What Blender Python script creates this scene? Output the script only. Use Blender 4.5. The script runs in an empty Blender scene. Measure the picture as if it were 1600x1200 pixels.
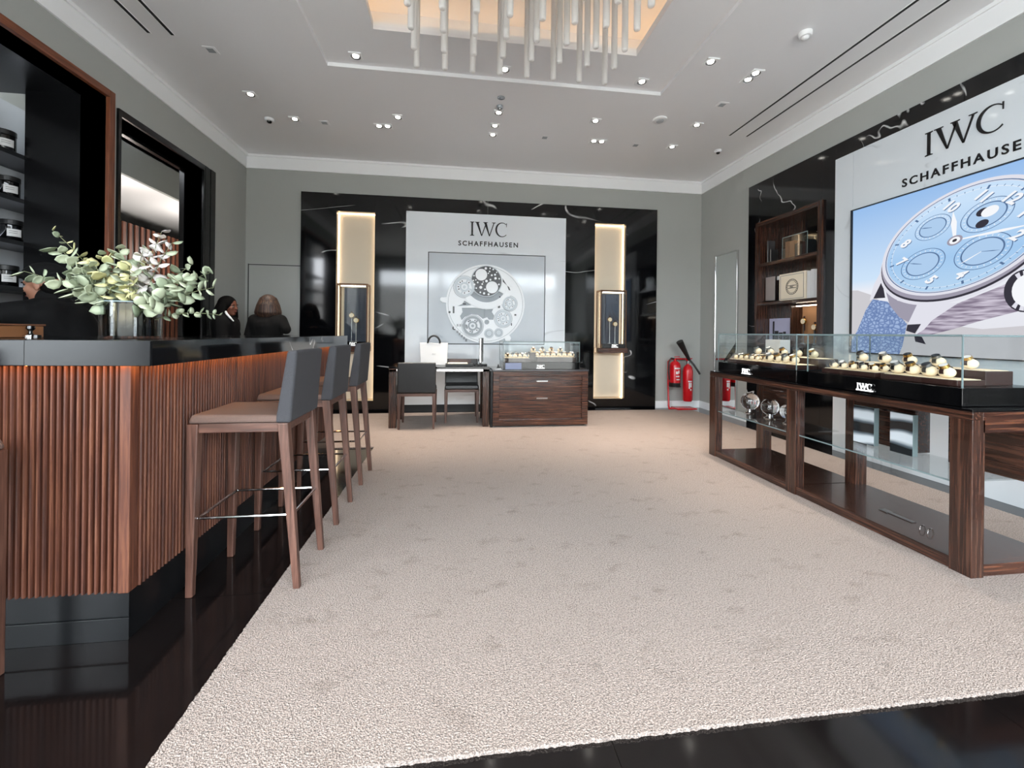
import bpy, bmesh, math, random
from mathutils import Vector, Matrix, geometry
random.seed(7)
S = bpy.context.scene
COL = S.collection
PI = math.pi

# ------------------------------------------------------------------ camera
FPX, CX, CY, EYE = 662.0, 800.0, 521.0, 1.15
YAW, ROLL = math.atan(88 / 662.0), math.radians(0.65)
Fv = Vector((math.sin(YAW), math.cos(YAW), 0))
R0 = Vector((math.cos(YAW), -math.sin(YAW), 0))
U0 = Vector((0, 0, 1))
Rv = R0 * math.cos(ROLL) + U0 * math.sin(ROLL)
Uv = U0 * math.cos(ROLL) - R0 * math.sin(ROLL)
cd = bpy.data.cameras.new('camera')
cd.sensor_width = 36
cd.lens = FPX / 1600 * 36
cd.shift_y = -(600 - CY) / 1600
cd.clip_start = 0.02
cam = bpy.data.objects.new('camera', cd)
cam.matrix_world = Matrix(((Rv.x, Uv.x, -Fv.x, 0), (Rv.y, Uv.y, -Fv.y, 0), (Rv.z, Uv.z, -Fv.z, EYE), (0, 0, 0, 1)))
COL.objects.link(cam)
S.camera = cam

# ------------------------------------------------------------------ world, daylight through the shopfront, exposure
W = bpy.data.worlds.new('world')
S.world = W
W.use_nodes = True
bgn = W.node_tree.nodes['Background']
bgn.inputs[0].default_value = (0.90, 0.945, 1.0, 1)
bgn.inputs[1].default_value = 19.0
vs = S.view_settings
vs.view_transform = 'Standard'
vs.look = 'None'
vs.gamma = 1.0
vs.use_curve_mapping = False
vs.exposure = 0.0
ld = bpy.data.lights.new('shopfront_portal', 'AREA')
ld.shape = 'RECTANGLE'
ld.size, ld.size_y = 5.9, 3.1
ld.cycles.is_portal = True
lo = bpy.data.objects.new('shopfront_portal', ld)
lo.location = (0.46, -1.68, 1.62)
lo.rotation_euler = (PI / 2, 0, 0)     # faces +Y, into the shop
COL.objects.link(lo)
ld = bpy.data.lights.new('side_window_portal', 'AREA')
ld.shape = 'RECTANGLE'
ld.size, ld.size_y = 1.9, 3.1
ld.cycles.is_portal = True
lo = bpy.data.objects.new('side_window_portal', ld)
lo.location = (-3.02, -.5, 1.62)
lo.rotation_euler = (PI / 2, 0, -PI / 2)     # faces +X, into the shop
COL.objects.link(lo)
S.cycles.max_bounces = 10
S.cycles.diffuse_bounces = 4
S.cycles.glossy_bounces = 5
S.cycles.transmission_bounces = 6
S.cycles.transparent_max_bounces = 16
S.cycles.caustics_reflective = False
S.cycles.caustics_refractive = False
S.cycles.sample_clamp_indirect = 6.0

# ------------------------------------------------------------------ materials
def lin(r, g, b):
    def c(u):
        u /= 255.0
        return u / 12.92 if u <= 0.04045 else ((u + 0.055) / 1.055) ** 2.4
    return (c(r), c(g), c(b), 1)

def newmat(name):
    m = bpy.data.materials.new(name)
    m.use_nodes = True
    nt = m.node_tree
    return m, nt, nt.nodes['Principled BSDF']

def N(nt, kind, **kw):
    n = nt.nodes.new(kind)
    for k, v in kw.items():
        setattr(n, k, v)
    return n

def plain(name, rgb, rough=0.5, metal=0.0, spec=0.5, coat=0.0, noise=0.0, nscale=40, bump=0.0):
    m, nt, b = newmat(name)
    b.inputs['Base Color'].default_value = lin(*rgb)
    b.inputs['Roughness'].default_value = rough
    b.inputs['Metallic'].default_value = metal
    b.inputs['Specular IOR Level'].default_value = spec
    b.inputs['Coat Weight'].default_value = coat
    b.inputs['Coat Roughness'].default_value = 0.05
    if noise or bump:
        tc = N(nt, 'ShaderNodeTexCoord')
        nz = N(nt, 'ShaderNodeTexNoise')
        nz.inputs['Scale'].default_value = nscale
        nz.inputs['Detail'].default_value = 4
        nt.links.new(tc.outputs['Object'], nz.inputs['Vector'])
        if noise:
            hs = N(nt, 'ShaderNodeMixRGB', blend_type='MULTIPLY')
            hs.inputs[0].default_value = noise
            hs.inputs[1].default_value = lin(*rgb)
            rp = N(nt, 'ShaderNodeValToRGB')
            rp.color_ramp.elements[0].position = .3
            rp.color_ramp.elements[0].color = (.35, .35, .35, 1)
            rp.color_ramp.elements[1].position = .7
            nt.links.new(nz.outputs['Fac'], rp.inputs[0])
            nt.links.new(rp.outputs[0], hs.inputs[2])
            nt.links.new(hs.outputs[0], b.inputs['Base Color'])
        if bump:
            bp = N(nt, 'ShaderNodeBump')
            bp.inputs['Strength'].default_value = bump
            bp.inputs['Distance'].default_value = 0.004
            nt.links.new(nz.outputs['Fac'], bp.inputs['Height'])
            nt.links.new(bp.outputs[0], b.inputs['Normal'])
    return m

def wood(name, dark, mid, light, axis='z', freq=60, rough=0.4, coat=0.0, stretch=0.05, contrast=(.3, .5, .72)):
    m, nt, b = newmat(name)
    tc = N(nt, 'ShaderNodeTexCoord')
    oi = N(nt, 'ShaderNodeObjectInfo')
    ml = N(nt, 'ShaderNodeVectorMath', operation='MULTIPLY_ADD')
    cb = N(nt, 'ShaderNodeCombineXYZ')
    nt.links.new(oi.outputs['Random'], cb.inputs[0])
    nt.links.new(oi.outputs['Random'], cb.inputs[1])
    nt.links.new(oi.outputs['Random'], cb.inputs[2])
    nt.links.new(cb.outputs[0], ml.inputs[0])
    ml.inputs[1].default_value = (13.1, 7.7, 9.3)
    nt.links.new(tc.outputs['Object'], ml.inputs[2])
    mp = N(nt, 'ShaderNodeMapping')
    sc = [freq, freq, freq]
    sc['xyz'.index(axis)] = freq * stretch
    mp.inputs['Scale'].default_value = sc
    nt.links.new(ml.outputs[0], mp.inputs['Vector'])
    nz = N(nt, 'ShaderNodeTexNoise')
    nz.inputs['Scale'].default_value = 1.0
    nz.inputs['Detail'].default_value = 5
    nz.inputs['Roughness'].default_value = .62
    nz.inputs['Distortion'].default_value = .35
    nt.links.new(mp.outputs[0], nz.inputs['Vector'])
    rp = N(nt, 'ShaderNodeValToRGB')
    e = rp.color_ramp.elements
    e[0].position, e[0].color = contrast[0], lin(*dark)
    e[1].position, e[1].color = contrast[2], lin(*light)
    k = e.new(contrast[1]); k.color = lin(*mid)
    nt.links.new(nz.outputs['Fac'], rp.inputs[0])
    nt.links.new(rp.outputs[0], b.inputs['Base Color'])
    b.inputs['Roughness'].default_value = rough
    b.inputs['Coat Weight'].default_value = coat
    b.inputs['Coat Roughness'].default_value = .04
    bp = N(nt, 'ShaderNodeBump')
    bp.inputs['Strength'].default_value = .15 if coat == 0 else .03
    bp.inputs['Distance'].default_value = .002
    nt.links.new(nz.outputs['Fac'], bp.inputs['Height'])
    nt.links.new(bp.outputs[0], b.inputs['Normal'])
    return m

def marble(name, base, vein, scale=1.1, thin=0.012, rough=0.06, cloud=None, mask=.56, spec=.5, stretch=(1, 1, 1)):
    m, nt, b = newmat(name)
    tc = N(nt, 'ShaderNodeTexCoord')
    mp = N(nt, 'ShaderNodeMapping')
    mp.inputs['Rotation'].default_value = (.5, .9, .7)
    mp.inputs['Scale'].default_value = stretch
    nt.links.new(tc.outputs['Object'], mp.inputs['Vector'])
    nz = N(nt, 'ShaderNodeTexNoise')
    nz.inputs['Scale'].default_value = scale
    nz.inputs['Detail'].default_value = 3.0
    nz.inputs['Distortion'].default_value = .5
    nt.links.new(mp.outputs[0], nz.inputs['Vector'])
    sb = N(nt, 'ShaderNodeMath', operation='SUBTRACT'); sb.inputs[1].default_value = .5
    ab = N(nt, 'ShaderNodeMath', operation='ABSOLUTE')
    nt.links.new(nz.outputs['Fac'], sb.inputs[0]); nt.links.new(sb.outputs[0], ab.inputs[0])
    mr = N(nt, 'ShaderNodeMapRange')
    mr.inputs[1].default_value = 0; mr.inputs[2].default_value = thin
    mr.inputs[3].default_value = 1; mr.inputs[4].default_value = 0
    nt.links.new(ab.outputs[0], mr.inputs[0])
    n2 = N(nt, 'ShaderNodeTexNoise')
    n2.inputs['Scale'].default_value = 2.3
    nt.links.new(mp.outputs[0], n2.inputs['Vector'])
    m2 = N(nt, 'ShaderNodeMapRange')
    m2.inputs[1].default_value = mask; m2.inputs[2].default_value = mask + .08
    nt.links.new(n2.outputs['Fac'], m2.inputs[0])
    mu = N(nt, 'ShaderNodeMath', operation='MULTIPLY')
    nt.links.new(mr.outputs[0], mu.inputs[0]); nt.links.new(m2.outputs[0], mu.inputs[1])
    mx = N(nt, 'ShaderNodeMixRGB')
    mx.inputs[1].default_value = lin(*base); mx.inputs[2].default_value = lin(*vein)
    if cloud:
        c3 = N(nt, 'ShaderNodeMixRGB'); c3.inputs[1].default_value = lin(*base); c3.inputs[2].default_value = lin(*cloud)
        nt.links.new(n2.outputs['Fac'], c3.inputs[0]); nt.links.new(c3.outputs[0], mx.inputs[1])
    nt.links.new(mu.outputs[0], mx.inputs[0])
    nt.links.new(mx.outputs[0], b.inputs['Base Color'])
    b.inputs['Roughness'].default_value = rough
    b.inputs['Specular IOR Level'].default_value = spec
    return m

def emit(name, rgb, strength):
    m, nt, b = newmat(name)
    b.inputs['Base Color'].default_value = lin(*rgb)
    b.inputs['Emission Color'].default_value = lin(*rgb)
    b.inputs['Emission Strength'].default_value = strength
    b.inputs['Roughness'].default_value = .6
    return m

def thinglass(name, tint=(250, 252, 252), ior=1.45, rough=0.0, gain=1.0):
    m = bpy.data.materials.new(name)
    m.use_nodes = True
    nt = m.node_tree
    nt.nodes.remove(nt.nodes['Principled BSDF'])
    out = nt.nodes['Material Output']
    tr = N(nt, 'ShaderNodeBsdfTransparent'); tr.inputs[0].default_value = lin(*tint)
    gl = N(nt, 'ShaderNodeBsdfGlossy'); gl.inputs['Roughness'].default_value = rough
    fr = N(nt, 'ShaderNodeFresnel')
    ge = N(nt, 'ShaderNodeNewGeometry'); mr = N(nt, 'ShaderNodeMapRange')      # same reflectance from either side of the thin pane
    mr.inputs[3].default_value = ior; mr.inputs[4].default_value = 1 / ior
    nt.links.new(ge.outputs['Backfacing'], mr.inputs[0]); nt.links.new(mr.outputs[0], fr.inputs[0])
    mu = N(nt, 'ShaderNodeMath', operation='MULTIPLY'); mu.inputs[1].default_value = gain
    mu.use_clamp = True
    mx = N(nt, 'ShaderNodeMixShader')
    nt.links.new(fr.outputs[0], mu.inputs[0])
    nt.links.new(mu.outputs[0], mx.inputs[0])
    nt.links.new(tr.outputs[0], mx.inputs[1]); nt.links.new(gl.outputs[0], mx.inputs[2])
    nt.links.new(mx.outputs[0], out.inputs[0])
    return m

def frosted(name, rgb):
    m = bpy.data.materials.new(name)
    m.use_nodes = True
    nt = m.node_tree
    b = nt.nodes['Principled BSDF']
    b.inputs['Base Color'].default_value = lin(*rgb)
    b.inputs['Roughness'].default_value = .35
    out = nt.nodes['Material Output']
    tl = N(nt, 'ShaderNodeBsdfTranslucent'); tl.inputs[0].default_value = lin(*rgb)
    tr = N(nt, 'ShaderNodeBsdfTransparent')
    m1 = N(nt, 'ShaderNodeMixShader'); m1.inputs[0].default_value = .45
    m2 = N(nt, 'ShaderNodeMixShader'); m2.inputs[0].default_value = .18
    nt.links.new(b.outputs[0], m1.inputs[1]); nt.links.new(tl.outputs[0], m1.inputs[2])
    nt.links.new(m1.outputs[0], m2.inputs[1]); nt.links.new(tr.outputs[0], m2.inputs[2])
    nt.links.new(m2.outputs[0], out.inputs[0])
    return m

def carpet_mat():
    m, nt, b = newmat('carpet_pile')
    tc = N(nt, 'ShaderNodeTexCoord')
    n1 = N(nt, 'ShaderNodeTexNoise'); n1.inputs['Scale'].default_value = 170; n1.inputs['Detail'].default_value = 3
    n2 = N(nt, 'ShaderNodeTexNoise'); n2.inputs['Scale'].default_value = 5.5; n2.inputs['Detail'].default_value = 5; n2.inputs['Roughness'].default_value = .7
    mp = N(nt, 'ShaderNodeMapping'); mp.inputs['Scale'].default_value = (1.0, 1.6, 1)
    n3 = N(nt, 'ShaderNodeTexVoronoi'); n3.inputs['Scale'].default_value = 210
    nt.links.new(tc.outputs['Object'], n1.inputs['Vector'])
    nt.links.new(tc.outputs['Object'], mp.inputs[0]); nt.links.new(mp.outputs[0], n2.inputs['Vector'])
    nt.links.new(tc.outputs['Object'], n3.inputs['Vector'])
    r1 = N(nt, 'ShaderNodeValToRGB')
    r1.color_ramp.elements[0].position = .33; r1.color_ramp.elements[0].color = lin(103, 90, 83)
    r1.color_ramp.elements[1].position = .6; r1.color_ramp.elements[1].color = lin(170, 155, 146)
    nt.links.new(n1.outputs['Fac'], r1.inputs[0])
    r2 = N(nt, 'ShaderNodeValToRGB')
    r2.color_ramp.elements[0].position = .27; r2.color_ramp.elements[0].color = (.66, .63, .60, 1)
    r2.color_ramp.elements[1].position = .44; r2.color_ramp.elements[1].color = (1, 1, 1, 1)
    nt.links.new(n2.outputs['Fac'], r2.inputs[0])
    mx = N(nt, 'ShaderNodeMixRGB', blend_type='MULTIPLY'); mx.inputs[0].default_value = 1
    nt.links.new(r1.outputs[0], mx.inputs[1]); nt.links.new(r2.outputs[0], mx.inputs[2])
    nt.links.new(mx.outputs[0], b.inputs['Base Color'])
    b.inputs['Roughness'].default_value = .95
    b.inputs['Specular IOR Level'].default_value = .1
    b.inputs['Sheen Weight'].default_value = .2
    ad = N(nt, 'ShaderNodeMath', operation='ADD')
    nt.links.new(n1.outputs['Fac'], ad.inputs[0]); nt.links.new(n3.outputs['Distance'], ad.inputs[1])
    bp = N(nt, 'ShaderNodeBump'); bp.inputs['Strength'].default_value = .9; bp.inputs['Distance'].default_value = .006
    nt.links.new(ad.outputs[0], bp.inputs['Height']); nt.links.new(bp.outputs[0], b.inputs['Normal'])
    return m

def leafmat(name, c1, c2):
    m, nt, b = newmat(name)
    oi = N(nt, 'ShaderNodeObjectInfo')
    mx = N(nt, 'ShaderNodeMixRGB'); mx.inputs[1].default_value = lin(*c1); mx.inputs[2].default_value = lin(*c2)
    nt.links.new(oi.outputs['Random'], mx.inputs[0]); nt.links.new(mx.outputs[0], b.inputs['Base Color'])
    b.inputs['Roughness'].default_value = .55
    return m

MT = dict(
    wallgrey=plain('wall_paint_grey', (168, 170, 166), .7, noise=.04, nscale=3),
    white=plain('white_paint', (242, 243, 244), .6),
    ceil=plain('ceiling_paint', (240, 240, 242), .7),
    tile=plain('black_floor_tile', (17, 14, 14), .09, noise=.3, nscale=9),
    grout=plain('tile_joint', (60, 56, 52), .6),
    greyfloor=plain('grey_floor', (88, 88, 90), .25),
    carpet=carpet_mat(),
    blackmarble=marble('black_marble', (9, 10, 12), (215, 215, 215), 0.8, .0055, .07, mask=.52, stretch=(.45, 1.5, 1.5)),
    whitemarble=marble('white_marble', (224, 231, 238), (206, 211, 216), .8, .008, .07, (236, 240, 244), .5, stretch=(.45, 1.4, 1.4)),
    slabstone=plain('bar_black_stone', (14, 15, 18), .16, spec=.2, noise=.4, nscale=60),
    plinth=plain('plinth_black_metal', (20, 21, 23), .3, metal=.4),
    black=plain('matt_black', (10, 10, 11), .45),
    blackgloss=plain('gloss_black', (7, 7, 8), .06),
    blackpanel=plain('black_lacquer', (9, 9, 10), .25),
    walnutslat=wood('walnut_slat', (44, 17, 8), (80, 41, 25), (116, 71, 48), 'z', 55, .6, stretch=.04),
    whitemarble_dimmed=marble('white_marble_dimmed', (204, 210, 215), (190, 195, 200), .8, .008, .07, (212, 217, 221), .5, stretch=(.45, 1.4, 1.4)),  # white marble darkened in colour to stand in for weaker light on the right wall
    slatback=plain('slat_backing', (26, 9, 5), .8, spec=.1),
    walnutstool=wood('walnut_stool', (56, 36, 29), (84, 56, 46), (112, 80, 68), 'z', 70, .42, stretch=.05),
    walnutframe=wood('walnut_frame', (80, 40, 24), (116, 64, 40), (140, 84, 56), 'z', 60, .45, stretch=.05),
    ebonyz=wood('ebony_upright', (20, 11, 8), (52, 30, 22), (92, 60, 46), 'z', 75, .25, .35, .035),
    ebonyy=wood('ebony_along', (20, 11, 8), (52, 30, 22), (92, 60, 46), 'y', 75, .25, .35, .035),
    ebonyx=wood('ebony_across', (22, 11, 8), (60, 32, 22), (110, 68, 48), 'x', 75, .25, .35, .035),
    chrome=plain('chrome', (215, 215, 215), .08, 1.0),
    steel=plain('brushed_steel', (150, 150, 150), .3, 1.0),
    bronze=plain('bronze_frame', (96, 70, 52), .35, .8),
    gold=plain('gold', (212, 168, 96), .2, 1.0),
    glass=thinglass('clear_glass'),
    glassedge=plain('glass_edge', (112, 128, 130), .12),
    mirror=plain('mirror_glass', (235, 238, 238), .01, 1.0),
    cream=plain('cream_lining', (228, 214, 192), .7),
    cushion=plain('cushion_cream', (244, 224, 192), .6),
    leather=plain('brown_leather', (52, 30, 26), .4),
    darkleather=plain('black_leather', (20, 19, 20), .42, bump=.15, nscale=250),
    fabric=plain('grey_fabric', (62, 62, 66), .9, noise=.6, nscale=420, bump=.4),
    seatfabric=plain('taupe_fabric', (104, 84, 76), .9, noise=.5, nscale=420, bump=.4),
    bluefabric=plain('slate_fabric', (70, 74, 86), .8, noise=.3, nscale=120),
    paper=plain('white_paper', (214, 213, 212), .5),
    shelfgrey=plain('shelf_back_grey', (178, 182, 186), .6, noise=.12, nscale=4),
    shelfdark=plain('shelf_dark', (34, 35, 37), .5),
    red=plain('red_enamel', (190, 14, 26), .25),
    letter=plain('black_letter', (12, 12, 14), .35),
    greytext=plain('grey_print', (120, 120, 120), .6),
    relief=plain('relief_white', (246, 249, 252), .3),
    reliefmid=plain('relief_mid', (206, 214, 220), .35),
    insetmarble=plain('inset_grey_stone', (204, 211, 218), .09, noise=.06, nscale=3),
    reliefgrey=plain('relief_grey', (160, 167, 173), .4),
    reliefdark=plain('relief_dark', (30, 30, 36), .3),
    tube=frosted('frosted_tube', (236, 234, 232)),
    lamp=emit('lamp_glow', (255, 250, 240), 14),
    led=emit('warm_led', (255, 205, 152), 5.5),
    niche_led=emit('niche_led', (255, 232, 200), 4),
    case_led=emit('case_led', (255, 244, 225), 8),
    lit_sign=emit('lit_sign', (255, 255, 255), 1.4),
    skin=plain('skin_tan', (142, 98, 78), .55),
    skindark=plain('skin_brown', (112, 66, 48), .5),
    suit=plain('black_suit', (8, 8, 9), .85, spec=.2),
    shirt=plain('white_shirt', (225, 225, 228), .7),
    hairblack=plain('hair_black', (7, 6, 6), .7, spec=.1, bump=.4, nscale=60),
    hairbrown=wood('hair_brown', (20, 12, 10), (46, 29, 22), (104, 76, 56), 'z', 60, .55, stretch=.06),
    orangebox=plain('tan_box', (128, 84, 52), .5),
    stemgreen=plain('stem_green', (96, 100, 70), .7),
    leafa=leafmat('leaf_greygreen', (128, 140, 116), (176, 182, 156)),
    leafb=leafmat('leaf_yellowgreen', (176, 176, 126), (206, 200, 150)),
    leafc=leafmat('leaf_pale', (196, 192, 190), (226, 218, 210)),
    smoked=plain('smoked_mirror', (66, 60, 46), .04, 1.0),
)

# ------------------------------------------------------------------ mesh helpers
OFF = {}

class MB:
    def __init__(s):
        s.v, s.f = [], []
    def add(s, v, f):
        n = len(s.v)
        s.v += [tuple(p) for p in v]
        s.f += [tuple(i + n for i in q) for q in f]
        return s
    def box(s, x0, x1, y0, y1, z0, z1):
        v = [(x, y, z) for z in (z0, z1) for y in (y0, y1) for x in (x0, x1)]
        return s.add(v, [(0, 2, 3, 1), (4, 5, 7, 6), (0, 1, 5, 4), (2, 6, 7, 3), (0, 4, 6, 2), (1, 3, 7, 5)])
    def hexa(s, b, t):          # two quads (4 points each, same order)
        v = list(b) + list(t)
        return s.add(v, [(3, 2, 1, 0), (4, 5, 6, 7), (0, 1, 5, 4), (1, 2, 6, 5), (2, 3, 7, 6), (3, 0, 4, 7)])
    def prism(s, poly, axis, a, b):
        def P(p, h):
            return {'x': (h, p[0], p[1]), 'y': (p[0], h, p[1]), 'z': (p[0], p[1], h)}[axis]
        n = len(poly)
        tri = geometry.tessellate_polygon([[Vector((p[0], p[1], 0)) for p in poly]])
        v = [P(p, a) for p in poly] + [P(p, b) for p in poly]
        f = [tuple(t) for t in tri] + [tuple(i + n for i in reversed(t)) for t in tri]
        f += [(i, (i + 1) % n, (i + 1) % n + n, i + n) for i in range(n)]
        return s.add(v, f)
    def holed(s, loops, axis, a, b):
        def P(p, h):
            return {'x': (h, p[0], p[1]), 'y': (p[0], h, p[1]), 'z': (p[0], p[1], h)}[axis]
        tri = geometry.tessellate_polygon([[Vector((p[0], p[1], 0)) for p in l] for l in loops])
        pts = [p for l in loops for p in l]
        n = len(pts)
        v = [P(p, a) for p in pts] + [P(p, b) for p in pts]
        f = [tuple(t) for t in tri] + [tuple(i + n for i in reversed(t)) for t in tri]
        k = 0
        for l in loops:
            m = len(l)
            f += [(k + i, k + (i + 1) % m, k + (i + 1) % m + n, k + i + n) for i in range(m)]
            k += m
        return s.add(v, f)
    def cyl(s, p0, p1, r0, r1=None, n=16, caps=True):
        r1 = r0 if r1 is None else r1
        p0, p1 = Vector(p0), Vector(p1)
        d = (p1 - p0).normalized()
        a = d.orthogonal().normalized(); b = d.cross(a)
        v = []
        for p, r in ((p0, r0), (p1, r1)):
            v += [p + (a * math.cos(2 * PI * i / n) + b * math.sin(2 * PI * i / n)) * r for i in range(n)]
        f = [(i, (i + 1) % n, (i + 1) % n + n, i + n) for i in range(n)]
        if caps:
            f += [tuple(range(n - 1, -1, -1)), tuple(range(n, 2 * n))]
        return s.add(v, f)
    def lathe(s, prof, c=(0, 0, 0), n=24, axis='z', caps=True):
        v = []
        for r, z in prof:
            for i in range(n):
                a = 2 * PI * i / n
                p = (r * math.cos(a), r * math.sin(a), z)
                if axis == 'y': p = (p[0], p[2], p[1])
                if axis == 'x': p = (p[2], p[0], p[1])
                v.append((c[0] + p[0], c[1] + p[1], c[2] + p[2]))
        f = []
        for k in range(len(prof) - 1):
            for i in range(n):
                j = (i + 1) % n
                f.append((k * n + i, k * n + j, k * n + n + j, k * n + n + i))
        if caps: f += [tuple(range(n - 1, -1, -1)), tuple(range((len(prof) - 1) * n, len(prof) * n))]
        return s.add(v, f)
    def tube(s, pts, r, n=8, closed=False):
        pts = [Vector(p) for p in pts]
        rr = r if isinstance(r, (list, tuple)) else [r] * len(pts)
        m = len(pts)
        v, prev = [], None
        for i, p in enumerate(pts):
            if closed: d = pts[(i + 1) % m] - pts[i - 1]
            else: d = pts[min(i + 1, m - 1)] - pts[max(i - 1, 0)]
            d.normalize()
            a = d.orthogonal().normalized() if prev is None else (prev - d * prev.dot(d)).normalized()
            prev = a
            b = d.cross(a)
            v += [p + (a * math.cos(2 * PI * k / n) + b * math.sin(2 * PI * k / n)) * rr[i] for k in range(n)]
        f = []
        for i in range(m if closed else m - 1):
            o, q = i * n, ((i + 1) % m) * n
            f += [(o + k, o + (k + 1) % n, q + (k + 1) % n, q + k) for k in range(n)]
        if not closed:
            f += [tuple(range(n - 1, -1, -1)), tuple(range((m - 1) * n, m * n))]
        return s.add(v, f)
    def ell(s, c, rx, ry=None, rz=None, nu=16, nv=10, rot=None):
        ry = rx if ry is None else ry; rz = rx if rz is None else rz
        v = [Vector((0, 0, -rz))]
        for k in range(1, nv):
            t = -PI / 2 + PI * k / nv
            v += [Vector((rx * math.cos(t) * math.cos(2 * PI * i / nu), ry * math.cos(t) * math.sin(2 * PI * i / nu), rz * math.sin(t))) for i in range(nu)]
        v.append(Vector((0, 0, rz)))
        if rot is not None: v = [rot @ p for p in v]
        v = [p + Vector(c) for p in v]
        f = [(0, 1 + (i + 1) % nu, 1 + i) for i in range(nu)]
        for k in range(nv - 2):
            o = 1 + k * nu
            f += [(o + i, o + (i + 1) % nu, o + nu + (i + 1) % nu, o + nu + i) for i in range(nu)]
        o = 1 + (nv - 2) * nu
        f += [(o + i, o + (i + 1) % nu, len(v) - 1) for i in range(nu)]
        return s.add(v, f)
    def build(s, name, mat, parent=None, smooth=None, bevel=0.0, seg=2):
        off = OFF.get(parent.name, Vector()) if parent else None
        if parent is None:
            xs, ys, zs = zip(*s.v)
            off = Vector(((min(xs) + max(xs)) / 2, (min(ys) + max(ys)) / 2, min(zs)))
        me = bpy.data.meshes.new(name)
        me.from_pydata([(p[0] - off.x, p[1] - off.y, p[2] - off.z) for p in s.v], [], s.f)
        bm = bmesh.new(); bm.from_mesh(me)
        bmesh.ops.recalc_face_normals(bm, faces=bm.faces)
        bm.to_mesh(me); bm.free()
        if smooth is not None:
            me.polygons.foreach_set('use_smooth', [True] * len(me.polygons))
            me.set_sharp_from_angle(angle=math.radians(smooth))
        me.materials.append(MT[mat] if isinstance(mat, str) else mat)
        o = bpy.data.objects.new(name, me)
        COL.objects.link(o)
        if parent:
            o.parent = parent
        else:
            o.location = off
        OFF[o.name] = off
        if bevel:
            b = o.modifiers.new('edge', 'BEVEL')
            b.width, b.segments, b.limit_method = bevel, seg, 'ANGLE'
            b.angle_limit = math.radians(40)
        return o

def tag(o, label, cat, group=None):
    o['label'] = label; o['category'] = cat
    if group: o['group'] = group
    return o
def thing(name, label, cat, loc=(0, 0, 0), group=None):
    o = bpy.data.objects.new(name, None)
    o.empty_display_size = .1
    o.location = loc
    COL.objects.link(o)
    OFF[o.name] = Vector(loc)
    return tag(o, label, cat, group)
def struct(o, label=None):
    o['kind'] = 'structure'
    if label: o['label'] = label
    return o
def sroot(name, loc=(0, 0, 0), label=None):
    o = bpy.data.objects.new(name, None); o.location = loc
    COL.objects.link(o); OFF[o.name] = Vector(loc)
    return struct(o, label)
def copy_tree(o, parent=None):
    c = o.copy(); COL.objects.link(c); c.parent = parent
    OFF[c.name] = OFF[o.name]
    for ch in list(o.children):
        copy_tree(ch, c)
    return c
def clone(o, parent, loc, rot=None):
    c = o.copy(); COL.objects.link(c); c.parent = parent; c.location = loc
    if rot is not None: c.rotation_euler = rot
    return c
def bx(name, mat, parent, x0, x1, y0, y1, z0, z1, bevel=0.0):
    return MB().box(x0, x1, y0, y1, z0, z1).build(name, mat, parent, bevel=bevel)
def circ(cx, cy, r, n=32, ry=None, a0=0.0):
    ry = r if ry is None else ry
    return [(cx + r * math.cos(a0 + 2 * PI * i / n), cy + ry * math.sin(a0 + 2 * PI * i / n)) for i in range(n)]

# --- lettering. plane frame: origin o, along-vector u, up-vector w, outward normal n
BACK = (Vector((1, 0, 0)), Vector((0, 0, 1)), Vector((0, -1, 0)))
RIGHT = (Vector((0, -1, 0)), Vector((0, 0, 1)), Vector((-1, 0, 0)))
def text(name, body, o, fr, size, mat, parent, depth=.004, align='CENTER', space=1.0, bold=0.0, M2=None):
    cu = bpy.data.curves.new(name, 'FONT')
    cu.body = body; cu.size = size; cu.align_x = align
    cu.space_character = space; cu.offset = bold; cu.resolution_u = 3
    cu.extrude = depth / 2
    t = bpy.data.objects.new(name + '_tmp', cu); COL.objects.link(t)
    dg = bpy.context.evaluated_depsgraph_get()
    me = bpy.data.meshes.new_from_object(t.evaluated_get(dg))
    bpy.data.objects.remove(t)
    u, w, n = fr; o = Vector(o)
    mb = MB()
    off = o
    vv = []
    for p in me.vertices:
        x, y = p.co.x, p.co.y
        if M2 is not None: x, y = M2[0] * x + M2[1] * y, M2[2] * x + M2[3] * y
        vv.append(off + u * x + w * y + n * (p.co.z + depth / 2))
    mb.add(vv, [tuple(q.vertices) for q in me.polygons])
    bpy.data.meshes.remove(me)
    return mb.build(name, mat, parent)
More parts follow.
